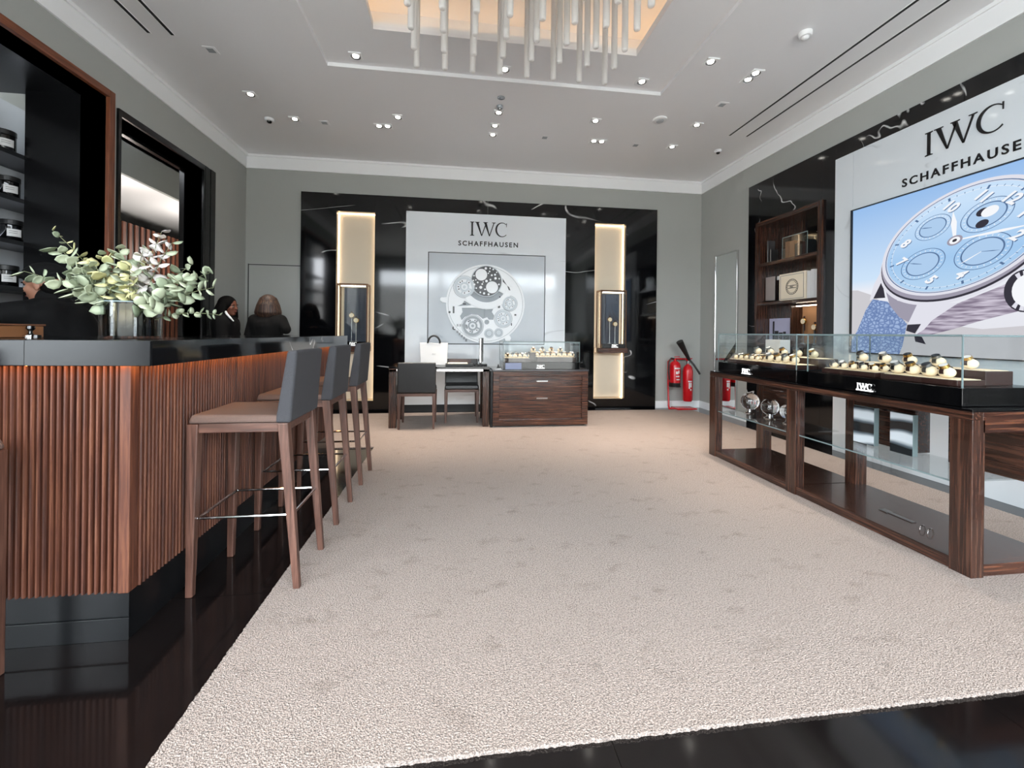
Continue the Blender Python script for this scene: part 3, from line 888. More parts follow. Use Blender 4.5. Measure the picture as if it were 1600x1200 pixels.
flat('picture_hill', [[(3.9, 1.62), (3.567, 1.597), (3.435, 1.543), (3.1, 1.3), (2.6, 1.22), (1.7, 1.30), (1.7, .9), (3.9, .9)]], E_hill)
flat('picture_strap', [[(3.42, 1.501), (3.284, 1.47), (3.119, 1.268), (3.153, 1.083), (3.2, .95), (3.75, .95), (3.653, 1.068), (3.563, 1.22), (3.483, 1.408)]], E_strap)
flat('picture_strap', [[(2.1, 2.5), (2.0, 2.25), (1.8, 2.35), (1.8, 2.6)]], E_strap)
flat('picture_lug', [[(3.314, 1.799), (3.408, 1.636), (3.448, 1.489), (3.413, 1.507), (3.333, 1.661)]], E_bezel)
flat('picture_lug_shadow', [[(3.413, 1.507), (3.333, 1.661), (3.304, 1.505)]], E_dark)
flat('picture_case_dark', [[(3.298, 1.56), (3.194, 1.47), (3.0, 1.45), (3.027, 1.414), (3.101, 1.28), (3.181, 1.327), (3.264, 1.436)]], E_mid)
flat('picture_case_side', [[(3.0, 1.44), (2.773, 1.41), (2.4, 1.56), (2.1, 1.75), (2.05, 1.62), (2.2, 1.44), (2.373, 1.348), (2.631, 1.274), (2.781, 1.221), (2.925, 1.18), (3.053, 1.173), (3.014, 1.26)]], E_case)
flat('picture_lug', [[(3.03, 1.45), (2.75, 1.42), (2.82, 1.37), (2.926, 1.294), (2.985, 1.22), (3.053, 1.173), (3.008, 1.266), (3.113, 1.262)]], E_bezel)
flat('picture_lug_shadow', [[(3.113, 1.262), (3.008, 1.266), (3.053, 1.188), (3.124, 1.211)], [(3.06, 1.17), (3.0, 1.16), (2.97, 1.10), (3.05, 1.12)]], E_dark)
flat('picture_case_band', [E_(1.42, dy=.02, dz=-.075)], E_bezel)
flat('picture_case_band_shadow', [E_(1.41, dy=.012, dz=-.052)], E_dark)
flat('picture_case_band', [E_(1.40, dy=.012, dz=-.037)], E_mid)
flat('picture_bezel', [E_(1.42)], E_bezel)
flat('picture_bezel_line', ringp(1.325, 1.345), E_line)
flat('picture_dial', [E_(1.31)], E_dial)
flat('picture_minute_ring', ringp(1.2, 1.208), E_white)
mk = []
for k in range(60):
    a = 2 * PI * k / 60; r0, r1, w_ = (1.2, 1.24, .006) if k % 5 else (1.16, 1.25, .02)
    c, s_ = math.cos(a), math.sin(a)
    mk.append([D(s_ * r0 - c * w_, c * r0 + s_ * w_), D(s_ * r1 - c * w_, c * r1 + s_ * w_), D(s_ * r1 + c * w_, c * r1 - s_ * w_), D(s_ * r0 + c * w_, c * r0 - s_ * w_)])
flat('picture_minute_marks', mk, E_line)
subs = (((2.928, 2.038), .33), ((3.0, 1.755), .42), ((2.602, 1.784), .44), ((2.577, 2.043), .40))
for c, r in subs:
    flat('picture_subdial', [E_(r, c, 48)], E_dial)
    flat('picture_subdial_inner', [E_(r * .76, c, 48)], E_sub)
    flat('picture_subdial_ring', ringp(r * .965, r, c, 48) + ringp(r * .70, r * .76, c, 48), E_line)
    tk = []
    for k in range(24):
        a = 2 * PI * k / 24; c_, s_ = math.cos(a), math.sin(a)
        tk.append([D(s_ * r * .82 - c_ * .01, c_ * r * .82 + s_ * .01, c), D(s_ * r * .92, c_ * r * .92, c), D(s_ * r * .82 + c_ * .01, c_ * r * .82 - s_ * .01, c)])
    flat('picture_subdial_marks', tk, E_white)
mc = subs[3][0]
flat('picture_moon', [E_(.1, D(-.12, .02, mc), 20), E_(.1, D(.12, -.16, mc), 20)], E_dark)
flat('picture_moon', [E_(.13, D(-.02, .08, mc), 20)], E_white)
def hand(c, a, L, w_, mat):
    s_, k = math.sin(a), math.cos(a)
    flat('picture_hand', [[D(-k * w_ * .4, s_ * w_ * .4, c), D(s_ * L * .6 - k * w_, k * L * .6 + s_ * w_, c), D(s_ * L, k * L, c), D(s_ * L * .6 + k * w_, k * L * .6 - s_ * w_, c), D(k * w_ * .4, -s_ * w_ * .4, c)]], mat)
hand(subs[0][0], 4.2, .25, .012, E_line); hand(subs[1][0], 4.3, .3, .012, E_line); hand(subs[2][0], 3.3, .4, .015, E_white); hand(subs[2][0], 1.0, .3, .01, E_line)
layer[0] += 1
for h in (12, 1, 2, 4, 5, 7, 8, 10, 11):
    a = h * PI / 6
    p = sp(D(math.sin(a) - (.10 if h > 9 else .05) * 1, math.cos(a) - .09))
    if p[0] < 1.95: continue
    M2 = (.231 * 1.008, .324 * 1.008, -.182 * 1.008, .223 * 1.008)
    text('picture_numeral', str(h), (XS - layer[0] * .00035 - .0006, p[0], p[1]), RIGHT, .30, E_line, scr, depth=.0002, align='LEFT', bold=.012, M2=M2)
    text('picture_numeral', str(h), (XS - layer[0] * .00035 - .0012, p[0] + .004, p[1] + .006), RIGHT, .30, E_white, scr, depth=.0002, align='LEFT', bold=.012, M2=M2)
layer[0] += 4
hand(C0, -.99, .82, .05, E_white)
hand(C0, .842, 1.22, .035, E_white)
flat('picture_hub', [E_(.13, C0, 20)], E_mid); flat('picture_hub', [E_(.09, C0, 20)], E_white); flat('picture_hub', [E_(.04, C0, 16)], E_dark)
cr = (2.355, 1.475)
flat('picture_crown', [[(cr[0] + .115 * math.cos(t), cr[1] + .145 * math.sin(t)) for t in [2 * PI * i / 28 for i in range(28)]]], E_dark)
for k in range(11):
    t0 = 1.0 + k * .42
    flat('picture_crown', [[(cr[0] + r * .105 * math.cos(t), cr[1] + r * .135 * math.sin(t)) for r, t in ((1, t0), (1, t0 + .24), (.7, t0 + .24), (.7, t0))]], E_bezel)
flat('picture_crown', [[(cr[0] - .015 + .085 * math.cos(t), cr[1] + .11 * math.sin(t)) for t in [2 * PI * i / 24 for i in range(24)]]], E_white)

# ================================================================== BOOKCASE NICHE IN THE RIGHT WALL
bc = thing('bookcase', 'dark walnut bookcase recessed into the black marble', 'bookcase', (3.98, 4.5, .95))
bx('side_panel', 'ebonyz', bc, 3.815, 4.16, 4.965, 5.0, .95, 2.60); bx('side_panel', 'ebonyz', bc, 3.815, 4.16, 4.0, 4.055, .95, 2.60)
bx('top_panel', 'ebonyy', bc, 3.815, 4.16, 4.055, 4.965, 2.545, 2.60); bx('back_panel', 'ebonyz', bc, 4.14, 4.16, 4.055, 4.965, .95, 2.545)
bx('shelf', 'ebonyy', bc, 3.83, 4.14, 4.055, 4.965, 2.03, 2.07, .002); bx('shelf', 'ebonyy', bc, 3.83, 4.14, 4.055, 4.965, 1.54, 1.575, .002)
bx('shelf', 'ebonyy', bc, 3.83, 4.14, 4.055, 4.965, 1.03, 1.07, .002)
bx('back_glass', 'blackgloss', bc, 4.13, 4.139, 4.055, 4.56, 2.07, 2.545); bx('divider', 'ebonyz', bc, 4.10, 4.139, 4.56, 4.58, 2.07, 2.545)
bx('base_panel', 'ebonyy', bc, 3.815, 4.16, 4.0, 5.0, .90, .95)
ORD = ('first', 'second', 'third', 'fourth', 'fifth', 'sixth', 'seventh', 'eighth', 'ninth', 'tenth')
def one(name, mat, b, label, cat, group=None, bevel=.002):
    return tag(MB().box(*b).build(name, mat, bevel=bevel), label, cat, group)
one('metal_bookend', 'steel', (3.90, 4.0, 4.885, 4.897, 2.07, 2.36), 'tall thin polished metal bookend on the top shelf of the bookcase', 'bookend')
one('metal_bookend', 'steel', (3.90, 4.0, 4.835, 4.847, 2.07, 2.24), 'short thin metal bookend beside the tall one on top shelf', 'bookend')
one('metal_bookend', 'steel', (3.90, 4.0, 4.64, 4.652, 2.07, 2.21), 'short metal bookend next to the glass box on top shelf', 'bookend')
gb = thing('glass_box', 'clear glass display box on the top shelf of the bookcase', 'display box', (3.96, 4.43, 2.07))
for nm, b in (('pane', (3.88, 3.884, 4.25, 4.62, 2.07, 2.33)), ('pane', (4.03, 4.034, 4.25, 4.62, 2.07, 2.33)), ('pane', (3.884, 4.03, 4.25, 4.254, 2.07, 2.33)), ('pane', (3.884, 4.03, 4.616, 4.62, 2.07, 2.33)), ('lid', (3.88, 4.034, 4.25, 4.62, 2.33, 2.335))):
    bx(nm, 'glass', gb, *b)
MB().box(3.876, 3.88, 4.25, 4.62, 2.326, 2.334).box(3.876, 3.88, 4.25, 4.255, 2.07, 2.33).box(3.876, 3.88, 4.615, 4.62, 2.07, 2.33).build('edge', 'glassedge', gb)
one('tan_book', 'orangebox', (3.90, 4.01, 4.54, 4.60, 2.071, 2.28), 'tan book inside the glass box, nearer the bookends', 'book')
one('tan_book', plain('tan_cover_light', (150, 108, 76), .5), (3.90, 4.01, 4.47, 4.535, 2.071, 2.275), 'lighter tan book inside the glass box next to dark books', 'book')
for k in range(5):
    one('dark_book', 'leather' if k % 2 else 'shelfdark', (3.90, 4.01, 4.275 + k * .037, 4.308 + k * .037, 2.071, 2.25 - .02 * (k % 3)), 'dark bound book in the glass box, %s from the screen side' % ORD[k], 'book', 'dark books in the glass box', .003)
cb = thing('crest_box', 'cream presentation box with a round crest on the middle shelf', 'box', (3.92, 4.5, 1.575))
bx('body', 'cream', cb, 3.90, 3.96, 4.30, 4.69, 1.575, 1.90, .004)
m = MB(); cyc, czc = 4.49, 1.735
def pr3(mb, r0, r1, n=36): mb.holed([circ(cyc, czc, r1, n), circ(cyc, czc, r0, n)], 'x', 3.8975, 3.9)
pr3(m, .086, .092); pr3(m, .070, .073); m.prism([(cyc - .06, czc + .012), (cyc + .06, czc + .012), (cyc + .06, czc + .018), (cyc - .06, czc + .018)], 'x', 3.8975, 3.9).prism([(cyc - .06, czc - .018), (cyc + .06, czc - .018), (cyc + .06, czc - .012), (cyc - .06, czc - .012)], 'x', 3.8975, 3.9)
for k in range(20):
    a = 2 * PI * k / 20
    m.prism(circ(cyc + .0795 * math.cos(a), czc + .0795 * math.sin(a), .0035, 6), 'x', 3.8975, 3.9)
m.build('crest', 'letter', cb)
monogram('crest_lettering', (3.8985, cyc, czc - .012), RIGHT, .022, 'letter', cb, .002)
m = MB()
m.holed([[(4.32, 1.595), (4.67, 1.595), (4.67, 1.88), (4.32, 1.88)], [(4.325, 1.6), (4.325, 1.875), (4.665, 1.875), (4.665, 1.6)]], 'x', 3.8985, 3.9)
m.build('border_line', 'greytext', cb)
for k in range(4):
    one('white_book', 'paper', (3.90, 4.0, 4.075 + k * .052, 4.122 + k * .052, 1.575, 1.90 - .012 * (k % 2)), ('white book at the outer end of the row beside the crest box', 'white book, second from the outer end of the row', 'white book, third from the outer end of the row', 'white book standing directly against the crest box')[k], 'book', 'white books on the middle shelf')
one('pale_card', plain('pale_card', (150, 140, 136), .5), (3.93, 3.94, 4.80, 4.955, 1.576, 1.90), 'pale grey card propped at the far end of the middle shelf', 'card')
one('price_label', 'paper', (3.945, 3.95, 4.70, 4.78, 1.85, 1.895), 'small white label behind the crest box on middle shelf', 'label')
tag(MB().lathe([(.0, 0), (.11, .004), (.14, .012), (.135, .014), (.0, .008)], (3.94, 4.80, 1.576), 24).build('plate', 'steel', smooth=40), 'shallow metal plate in front of the pale card', 'plate')
pf = thing('small_picture', 'pale lavender picture with dark silhouettes in the lower bookcase bay', 'picture', (4.0, 4.79, 1.07))
bx('print', plain('lavender_print', (172, 172, 196), .4), pf, 3.99, 4.0, 4.62, 4.955, 1.07, 1.375)
m = MB()
for (y, z, w_, h) in ((4.88, 1.21, .012, .13), (4.83, 1.17, .03, .05), (4.76, 1.17, .03, .03), (4.70, 1.16, .02, .05), (4.65, 1.15, .03, .03)):
    m.box(3.986, 3.99, y - w_, y + w_, 1.08, z + h)
m.build('silhouettes', 'letter', pf)
wn = thing('warm_display_niche', 'warm lit tan display box in the lower bookcase bay', 'display box', (4.0, 4.33, 1.07))
bx('back_panel', plain('tan_suede', (176, 128, 88), .8), wn, 4.10, 4.12, 4.10, 4.57, 1.07, 1.52)
bx('side_panel', 'ebonyz', wn, 3.95, 4.10, 4.555, 4.57, 1.07, 1.52); bx('side_panel', 'ebonyz', wn, 3.95, 4.10, 4.10, 4.115, 1.07, 1.52)
bx('light_strip', 'case_led', wn, 4.0, 4.02, 4.13, 4.54, 1.505, 1.515)
def watch_stand(x, y, z, h, label, group=None, rotz=0, m1='gold'):
    t = thing('watch_stand', label, 'watch', (x, y, z), group)
    OFFv = Vector((x, y, z))
    MB().cyl((x, y, z), (x, y, z + .008), .028, n=14).cyl((x, y, z + .008), (x, y, z + h - .02), .006, n=8).build('stand', 'steel', t, 40)
    n = MB(); n.lathe([(.0, -.011), (.034, -.011), (.038, -.004), (.038, .004), (.034, .011), (0, .011)], (0, 0, 0), 20, 'y')
    case = MB().add([(p[0] + x, p[1] + y, p[2] + z + h) for p in n.v], n.f).build('watch_case', m1, t, 40)
    n = MB(); n.lathe([(0, -.0125), (.03, -.0125), (.03, -.011), (0, -.011)], (0, 0, 0), 20, 'y')
    MB().add([(p[0] + x, p[1] + y, p[2] + z + h) for p in n.v], n.f).build('dial', 'cushion', case)
    MB().box(x - .014, x + .014, y + .006, y + .012, z + h - .11, z + h - .03).box(x - .014, x + .014, y + .006, y + .012, z + h + .03, z + h + .06).build('strap', 'leather', t, bevel=.003)
    return t
t = watch_stand(0, 0, 0, .26, 'taller gold watch on a stand in the warm lit bookcase box'); t.location = (4.02, 4.45, 1.07); t.rotation_euler.z = PI / 2 * -1 + .0
t = watch_stand(0, 0, 0, .19, 'shorter gold watch on a stand in the warm lit bookcase box'); t.location = (4.02, 4.30, 1.07); t.rotation_euler.z = -PI / 2

# ================================================================== WALL MIRROR
mi = thing('wall_mirror', 'tall narrow mirror with chrome edge on the right wall', 'mirror', (XR, 5.66, .13))
bx('glass', 'mirror', mi, XR - .022, XR, 5.42, 5.90, .14, 2.33)
MB().box(XR - .03, XR, 5.405, 5.42, .13, 2.345).box(XR - .03, XR, 5.90, 5.915, .13, 2.345).box(XR - .03, XR, 5.42, 5.90, 2.33, 2.345).box(XR - .03, XR, 5.42, 5.90, .13, .14).build('frame', 'chrome', mi, bevel=.002)

# ================================================================== CEILING FITTINGS
dls = [(-2.135, 4.71, 'left wall, nearest the bar niche'), (-1.867, 5.18, 'left wall beside the dark camera dome'), (-.92, 3.97, 'raised ceiling border, left corner'), (.43, 3.96, 'raised ceiling border, behind the hanging tubes'), (1.78, 3.95, 'raised ceiling border, right corner'),
       (-.93, 5.20, 'back row, outer of the left pair'), (-.83, 5.19, 'back row, inner of the left pair'), (-.68, 4.955, 'back row, single one right of the left pair'), (.444, 4.68, 'middle column, front one of three'), (.43, 4.98, 'middle column, second of three'), (.426, 5.21, 'middle column, rear one of three'),
       (1.56, 4.69, 'right of centre, in front of the right pair'), (1.706, 5.18, 'back row, inner of the right pair'), (1.807, 5.18, 'back row, outer of the right pair'), (2.75, 4.60, 'right wall, beside the round detector'), (2.755, 5.18, 'right wall, rearmost one'), (2.23, 3.52, 'outside the raised border on the right'), (2.735, 3.71, 'right side pair, rear one'), (2.737, 3.61, 'right side pair, front one'),
       (2.74, 2.3, 'right side, over the long display counter')]
SPOT = 105
def downlight(x, y, z, lab, power=1.0):
    t = thing('downlight', 'white square downlight: ' + (lab or 'near the shopfront'), 'downlight', (x, y, z), 'ceiling downlights')
    MB().holed([[(x - .055, y - .055), (x + .055, y - .055), (x + .055, y + .055), (x - .055, y + .055)], circ(x, y, .043, 20)], 'z', z - .012, z + .0).build('trim', 'white', t, bevel=.002)
    MB().lathe([(.044, -.012), (.038, -.004), (.03, -.002)], (x, y, z), 20, caps=False).build('reflector', 'steel', t, 40)
    MB().prism(circ(x, y, .026, 16), 'z', z - .010, z - .006).build('lamp', 'lamp', t)
    l = bpy.data.lights.new('spot', 'SPOT'); l.energy = SPOT * power; l.spot_size = math.radians(54); l.spot_blend = .8; l.color = (1, .86, .72); l.shadow_soft_size = .03
    o = bpy.data.objects.new('spot', l); o.location = (0, 0, -.02); o.parent = t; COL.objects.link(o)
    return t
dls += [(x, 4.8 - y, 'over the entrance, facing %s' % l) for x, y, l in dls[2:16]]
for x, y, lab in dls:
    inner = -1.2 < x < 2.05 and -.2 < y < 4.1
    downlight(x, y, ZC + (.035 if inner else 0), lab, .38 if 'entrance' in lab else (.4 if inner else 1.55))

def slot(x, y0, y1, label):
    t = thing('air_slot', label, 'air vent', (x, (y0 + y1) / 2, ZC), 'linear air slots in the ceiling')
    bx('slot', 'black', t, x - .014, x + .014, y0, y1, ZC - .0015, ZC + .001)
    MB().box(x - .018, x - .014, y0, y1, ZC - .004, ZC).box(x + .014, x + .018, y0, y1, ZC - .004, ZC).build('trim', 'white', t)
slot(3.29, -.8, 4.79, 'long black air slot over the right wall, farther from the wall'); slot(3.51, -.8, 4.78, 'long black air slot over the right wall, nearer the wall')
slot(-2.54, .2, 3.87, 'short visible black air slot over the bar, nearer the wall'); slot(-2.36, .2, 3.87, 'short visible black air slot over the bar, farther from the wall')
def dome(name, x, y, z, r, mat, label, cat, h=.03, m2=None):
    t = thing(name, label, cat, (x, y, z))
    MB().lathe([(0, 0), (r, 0), (r, -h * .35), (r * .86, -h * .6), (r * .6, -h * .6), (0, -h * .6)], (x, y, z), 24).build('base', mat, t, 40)
    MB().lathe([(r * .55, -h * .5), (r * .5, -h * .85), (r * .3, -h), (0, -h)], (x, y, z), 20).build('lens', m2 or mat, t, 50)
    return t
dome('smoke_detector', 2.272, 4.553, ZC, .08, 'white', 'round white detector ring on the ceiling near the back right', 'detector', .03, 'shelfgrey')
dome('smoke_detector', 2.764, 3.076, ZC, .05, 'white', 'small white smoke detector beside the long air slots', 'detector', .06)
dome('camera_dome', -2.163, 5.23, ZC, .05, 'white', 'small black domed camera on the ceiling above the doorway', 'camera', .05, 'blackgloss')
dome('camera_dome', 3.408, 5.192, ZC, .045, 'white', 'small black domed camera at the far end of the right slots', 'camera', .05, 'blackgloss')
dome('sprinkler', .441, 4.384, ZC, .04, 'reliefgrey', 'flat ceiling sprinkler cover just beyond the raised border', 'sprinkler', .015)
dome('sprinkler', .444, 4.547, ZC, .035, 'reliefgrey', 'ceiling sprinkler head just before the middle downlights', 'sprinkler', .05, 'steel')
for x, y, lab in ((-2.149, 4.026, 'square white cover plate on ceiling near the left slots'), (1.073, 5.19, 'white cover plate on ceiling right of the middle downlights'), (2.275, 5.218, 'white cover plate on ceiling behind the round detector'), (2.77, 4.162, 'white cover plate on ceiling beside the right slots'), (-1.555, 5.226, 'white cover plate on ceiling right of the left camera dome')):
    t = thing('ceiling_plate', lab, 'cover plate', (x, y, ZC), 'ceiling cover plates')
    bx('plate', 'ceil', t, x - .05, x + .05, y - .05, y + .05, ZC - .004, ZC); bx('grille', 'reliefgrey', t, x - .03, x + .03, y - .03, y + .03, ZC - .006, ZC - .004)

# ---- chandelier of frosted tubes
ch = thing('tube_chandelier', 'ceiling chandelier of hanging frosted glass tubes in rows in the lit cove', 'chandelier', (.415, 2.4, 4.0))
bx('canopy_plate', 'white', ch, -.42, 1.25, 1.70, 3.32, 3.98, 3.999)
tb = MB().lathe([(.0, 0), (.012, .0), (.019, .004), (.022, .012), (.022, .85), (.010, .87), (0, .87)], (0, 0, 0), 14).build('glass_tube', 'tube', None, 50); tb.parent = ch
tb.location = Vector((-.309, 3.204, 3.11)) - Vector((.415, 2.4, 4.0))
for i in range(8):
    for j in range(8):
        if i == 0 and j == 0: continue
        clone(tb, ch, Vector((-.309 + i * .2066, 3.204 - j * .2, 3.11)) - Vector((.415, 2.4, 4.0)))
# ================================================================== BAR
bar = thing('bar_counter', 'walnut slatted bar counter on a black plinth at the left', 'bar counter', (-1.9, 2.9, 0))
bX, bY = -1.185, 1.735         # backing faces
BE = 4.30
MB().prism([(bX, bY), (bX, BE), (-1.72, BE), (-1.72, 2.3), (-2.72, 2.3), (-2.72, bY)], 'z', .19, 1.02).build('body', 'slatback', bar)
MB().prism([(-1.19, 1.745), (-1.19, BE - .03), (-1.70, BE - .03), (-1.70, 2.28), (-2.70, 2.28), (-2.70, 1.745)], 'z', 0, .19).build('plinth', 'plinth', bar)
MB().box(-2.70, -1.187, 1.739, 1.744, .0, .082).box(-2.70, -1.187, 1.739, 1.744, .087, .188).build('plinth_panel', 'plinth', bar, bevel=.001)
bx('corner_post', 'walnutslat', bar, -1.205, -1.168, 1.708, 1.75, .19, 1.018, .003)
prof = [(-.0055, 0), (-.0052, .016), (-.003, .021), (.003, .021), (.0052, .016), (.0055, 0)]
s0 = MB().prism([(p[0] * 1.05, -p[1]) for p in prof], 'z', 0, .828).build('slat', 'walnutslat')
s1 = MB().prism([(p[1], p[0] * 1.05) for p in prof], 'z', 0, .828).build('slat', 'walnutslat')
for o in (s0, s1): o.parent = bar
root = Vector((-1.9, 2.9, 0))
P = .0209
for k in range(64):
    o = s0 if k == 0 else clone(s0, bar, (0, 0, 0))
    o.location = Vector((-1.218 - k * P, bY - .0105, .19)) - root
for k in range(121):
    o = s1 if k == 0 else clone(s1, bar, (0, 0, 0))
    o.location = Vector((bX + .0105, 1.764 + k * P, .19)) - root
led = MB().box(-2.7, -1.13, 1.687, 1.707, 1.0175, 1.0195).box(-1.150, -1.13, 1.707, BE, 1.0175, 1.0195).build('under_light', emit('bar_led', (255, 180, 105), 20), bar)
wt = thing('bar_worktop', 'thick black stone worktop with pale sheen on the slatted bar', 'worktop', (-1.9, 2.9, 1.02))
sX, sY = -1.065, 1.65
bx('slab', 'slabstone', wt, -1.452, sX, sY, 2.35, 1.02, 1.11, .003)
bx('slab', 'slabstone', wt, -2.8, -1.455, sY, 2.35, 1.02, 1.11, .003)
bx('slab', 'blackmarble', wt, -1.78, sX, 2.353, 4.376, 1.02, 1.11, .003)
bx('front_facing', 'slabstone', wt, -1.452, sX - .001, sY - .004, sY, 1.022, 1.108)
bx('side_facing', 'blackmarble', wt, sX, sX + .003, sY + .002, 4.374, 1.0205, 1.1095)

# ---- bar stools
def stool():
    t = thing('bar_stool', 'x', 'bar stool', (0, 0, 0), 'walnut bar stools')
    FX, BX, FXt, BXt = -.215, .222, -.205, .158
    for sy in (-1, 1):
        for (xb, xt) in ((FX, FXt), (BX, BXt)):
            wt_, wb = .022, .014
            yb, yt = sy * .168, sy * .165
            b = [(xb - wb, yb - wb, 0), (xb + wb, yb - wb, 0), (xb + wb, yb + wb, 0), (xb - wb, yb + wb, 0)]
            u = [(xt - wt_, yt - wt_, .745), (xt + wt_, yt - wt_, .745), (xt + wt_, yt + wt_, .745), (xt - wt_, yt + wt_, .745)]
            MB().hexa(b, u).build('leg', 'walnutstool', t, bevel=.004)
    m = MB()
    for sy in (-1, 1): m.box(FXt, BXt, sy * .165 - .011, sy * .165 + .011, .705, .745)
    m.box(FXt - .011, FXt + .011, -.165, .165, .705, .745).box(BXt - .011, BXt + .011, -.165, .165, .705, .745)
    m.build('seat_rail', wood_x, t, bevel=.003)
    MB().hexa([(-.225, -.187, .747), (.185, -.187, .747), (.185, .187, .747), (-.225, .187, .747)], [(-.215, -.18, .785), (.16, -.18, .778), (.16, .18, .778), (-.215, .18, .785)]).build('seat', 'seatfabric', t, bevel=.012, seg=3)
    MB().hexa([(.125, -.187, .745), (.192, -.187, .745), (.192, .187, .745), (.125, .187, .745)], [(.172, -.183, 1.063), (.215, -.183, 1.063), (.215, .183, 1.063), (.172, .183, 1.063)]).build('backrest', 'fabric', t, bevel=.012, seg=3)
    q = [(-.19, -.165), (.195, -.165), (.195, .165), (-.19, .165)]
    for k in range(4):
        a, b = q[k], q[(k + 1) % 4]
        MB().cyl((a[0], a[1], .335), (b[0], b[1], .335), .0065, n=8).build('footrest_bar', 'chrome', t, 40)
    return t
wood_x = wood('walnut_rail', (56, 36, 29), (84, 56, 46), (112, 80, 68), 'x', 70, .42, stretch=.05)
st = stool()
for k, (y, lab) in enumerate(((2.16, 'grey backed walnut bar stool nearest the camera, fully in view'), (2.785, 'grey backed walnut bar stool in the middle of the row'), (3.44, 'grey backed walnut bar stool at the far end of the bar'))):
    o = st if k == 0 else copy_tree(st)
    o.location = (-.907, y, .0125 if False else 0.0); o['label'] = lab
o = copy_tree(st); o.location = (-1.705, 1.44, 0); o.rotation_euler.z = PI; o['label'] = 'bar stool before the bar front of which one leg shows at the left edge'

# ---- vase
vs_ = thing('vase', 'cylindrical smoked mirror vase holding eucalyptus on the bar', 'vase', (-1.366, 2.0, 1.11))
MB().lathe([(.0, 1.112), (.102, 1.112), (.104, 1.118), (.104, 1.262), (.100, 1.262), (.100, 1.122), (0, 1.12)], (-1.366, 2.0, 0), 40).build('outer_glass', 'glass', vs_, 40)
MB().lathe([(.0, 1.121), (.088, 1.121), (.091, 1.126), (.091, 1.255), (.087, 1.255), (.087, 1.135), (0, 1.13)], (-1.366, 2.0, 0), 40).build('mirrored_pot', 'smoked', vs_, 40)
MB().lathe([(.1, 1.260), (.1045, 1.260), (.1045, 1.265), (.1, 1.265), (.1, 1.260)], (-1.366, 2.0, 0), 40, caps=False).build('rim', 'glassedge', vs_, 40)

# ---- eucalyptus
bq = thing('eucalyptus_bouquet', 'bunch of pale green eucalyptus branches in the smoked vase', 'plant', (-1.366, 2.0, 1.25))
bo = Vector((-1.366, 2.0, 1.25))
def leafmesh(mat):
    m = MB()
    v = [(0, 0, 0)]
    n = 8
    for r, z in ((.5, .02), (1.0, .12)):
        for i in range(n):
            a = 2 * PI * i / n
            v.append((.5 + (.5 * r) * math.cos(a) + (.08 * r if i == 0 else 0), .46 * r * math.sin(a), z * abs(math.sin(a)) + z * .3))
    v[0] = (.5, 0, 0)
    f = [(0, 1 + i, 1 + (i + 1) % n) for i in range(n)] + [(1 + i, 1 + n + i, 1 + n + (i + 1) % n, 1 + (i + 1) % n) for i in range(n)]
    me = bpy.data.meshes.new('leaf'); me.from_pydata(v, [], f); me.materials.append(MT[mat])
    me.polygons.foreach_set('use_smooth', [True] * len(me.polygons))
    o = bpy.data.objects.new('leaf', me)
    so = o.modifiers.new('thick', 'SOLIDIFY'); so.thickness = .02
    return o
LM = {k: leafmesh(k) for k in ('leafa', 'leafb', 'leafc')}
rl = random.Random(21)
br = [((-1.628, 1.95, 1.55), 'leafb', 9, .034), ((-1.57, 1.90, 1.47), 'leafa', 9, .056), ((-1.70, 1.92, 1.375), 'leafa', 9, .058), ((-1.286, 2.05, 1.58), 'leafc', 9, .05), ((-1.20, 1.98, 1.52), 'leafc', 9, .048),
      ((-1.06, 2.0, 1.40), 'leafa', 10, .056), ((-1.02, 1.95, 1.33), 'leafa', 9, .056), ((-1.015, 2.0, 1.215), 'leafa', 10, .034), ((-1.46, 1.98, 1.46), 'leafb', 8, .05), ((-1.37, 1.93, 1.48), 'leafa', 8, .058),
      ((-1.28, 1.86, 1.40), 'leafb', 7, .052), ((-1.16, 1.85, 1.27), 'leafa', 6, .062), ((-1.48, 1.85, 1.33), 'leafa', 7, .056), ((-1.56, 2.12, 1.42), 'leafa', 7, .05), ((-1.20, 2.12, 1.45), 'leafa', 7, .05), ((-1.36, 2.1, 1.5), 'leafb', 7, .048), ((-1.52, 1.9, 1.40), 'leafa', 8, .06), ((-1.44, 1.88, 1.42), 'leafb', 7, .056), ((-1.26, 1.9, 1.47), 'leafc', 8, .05), ((-1.12, 1.92, 1.36), 'leafa', 9, .06)]
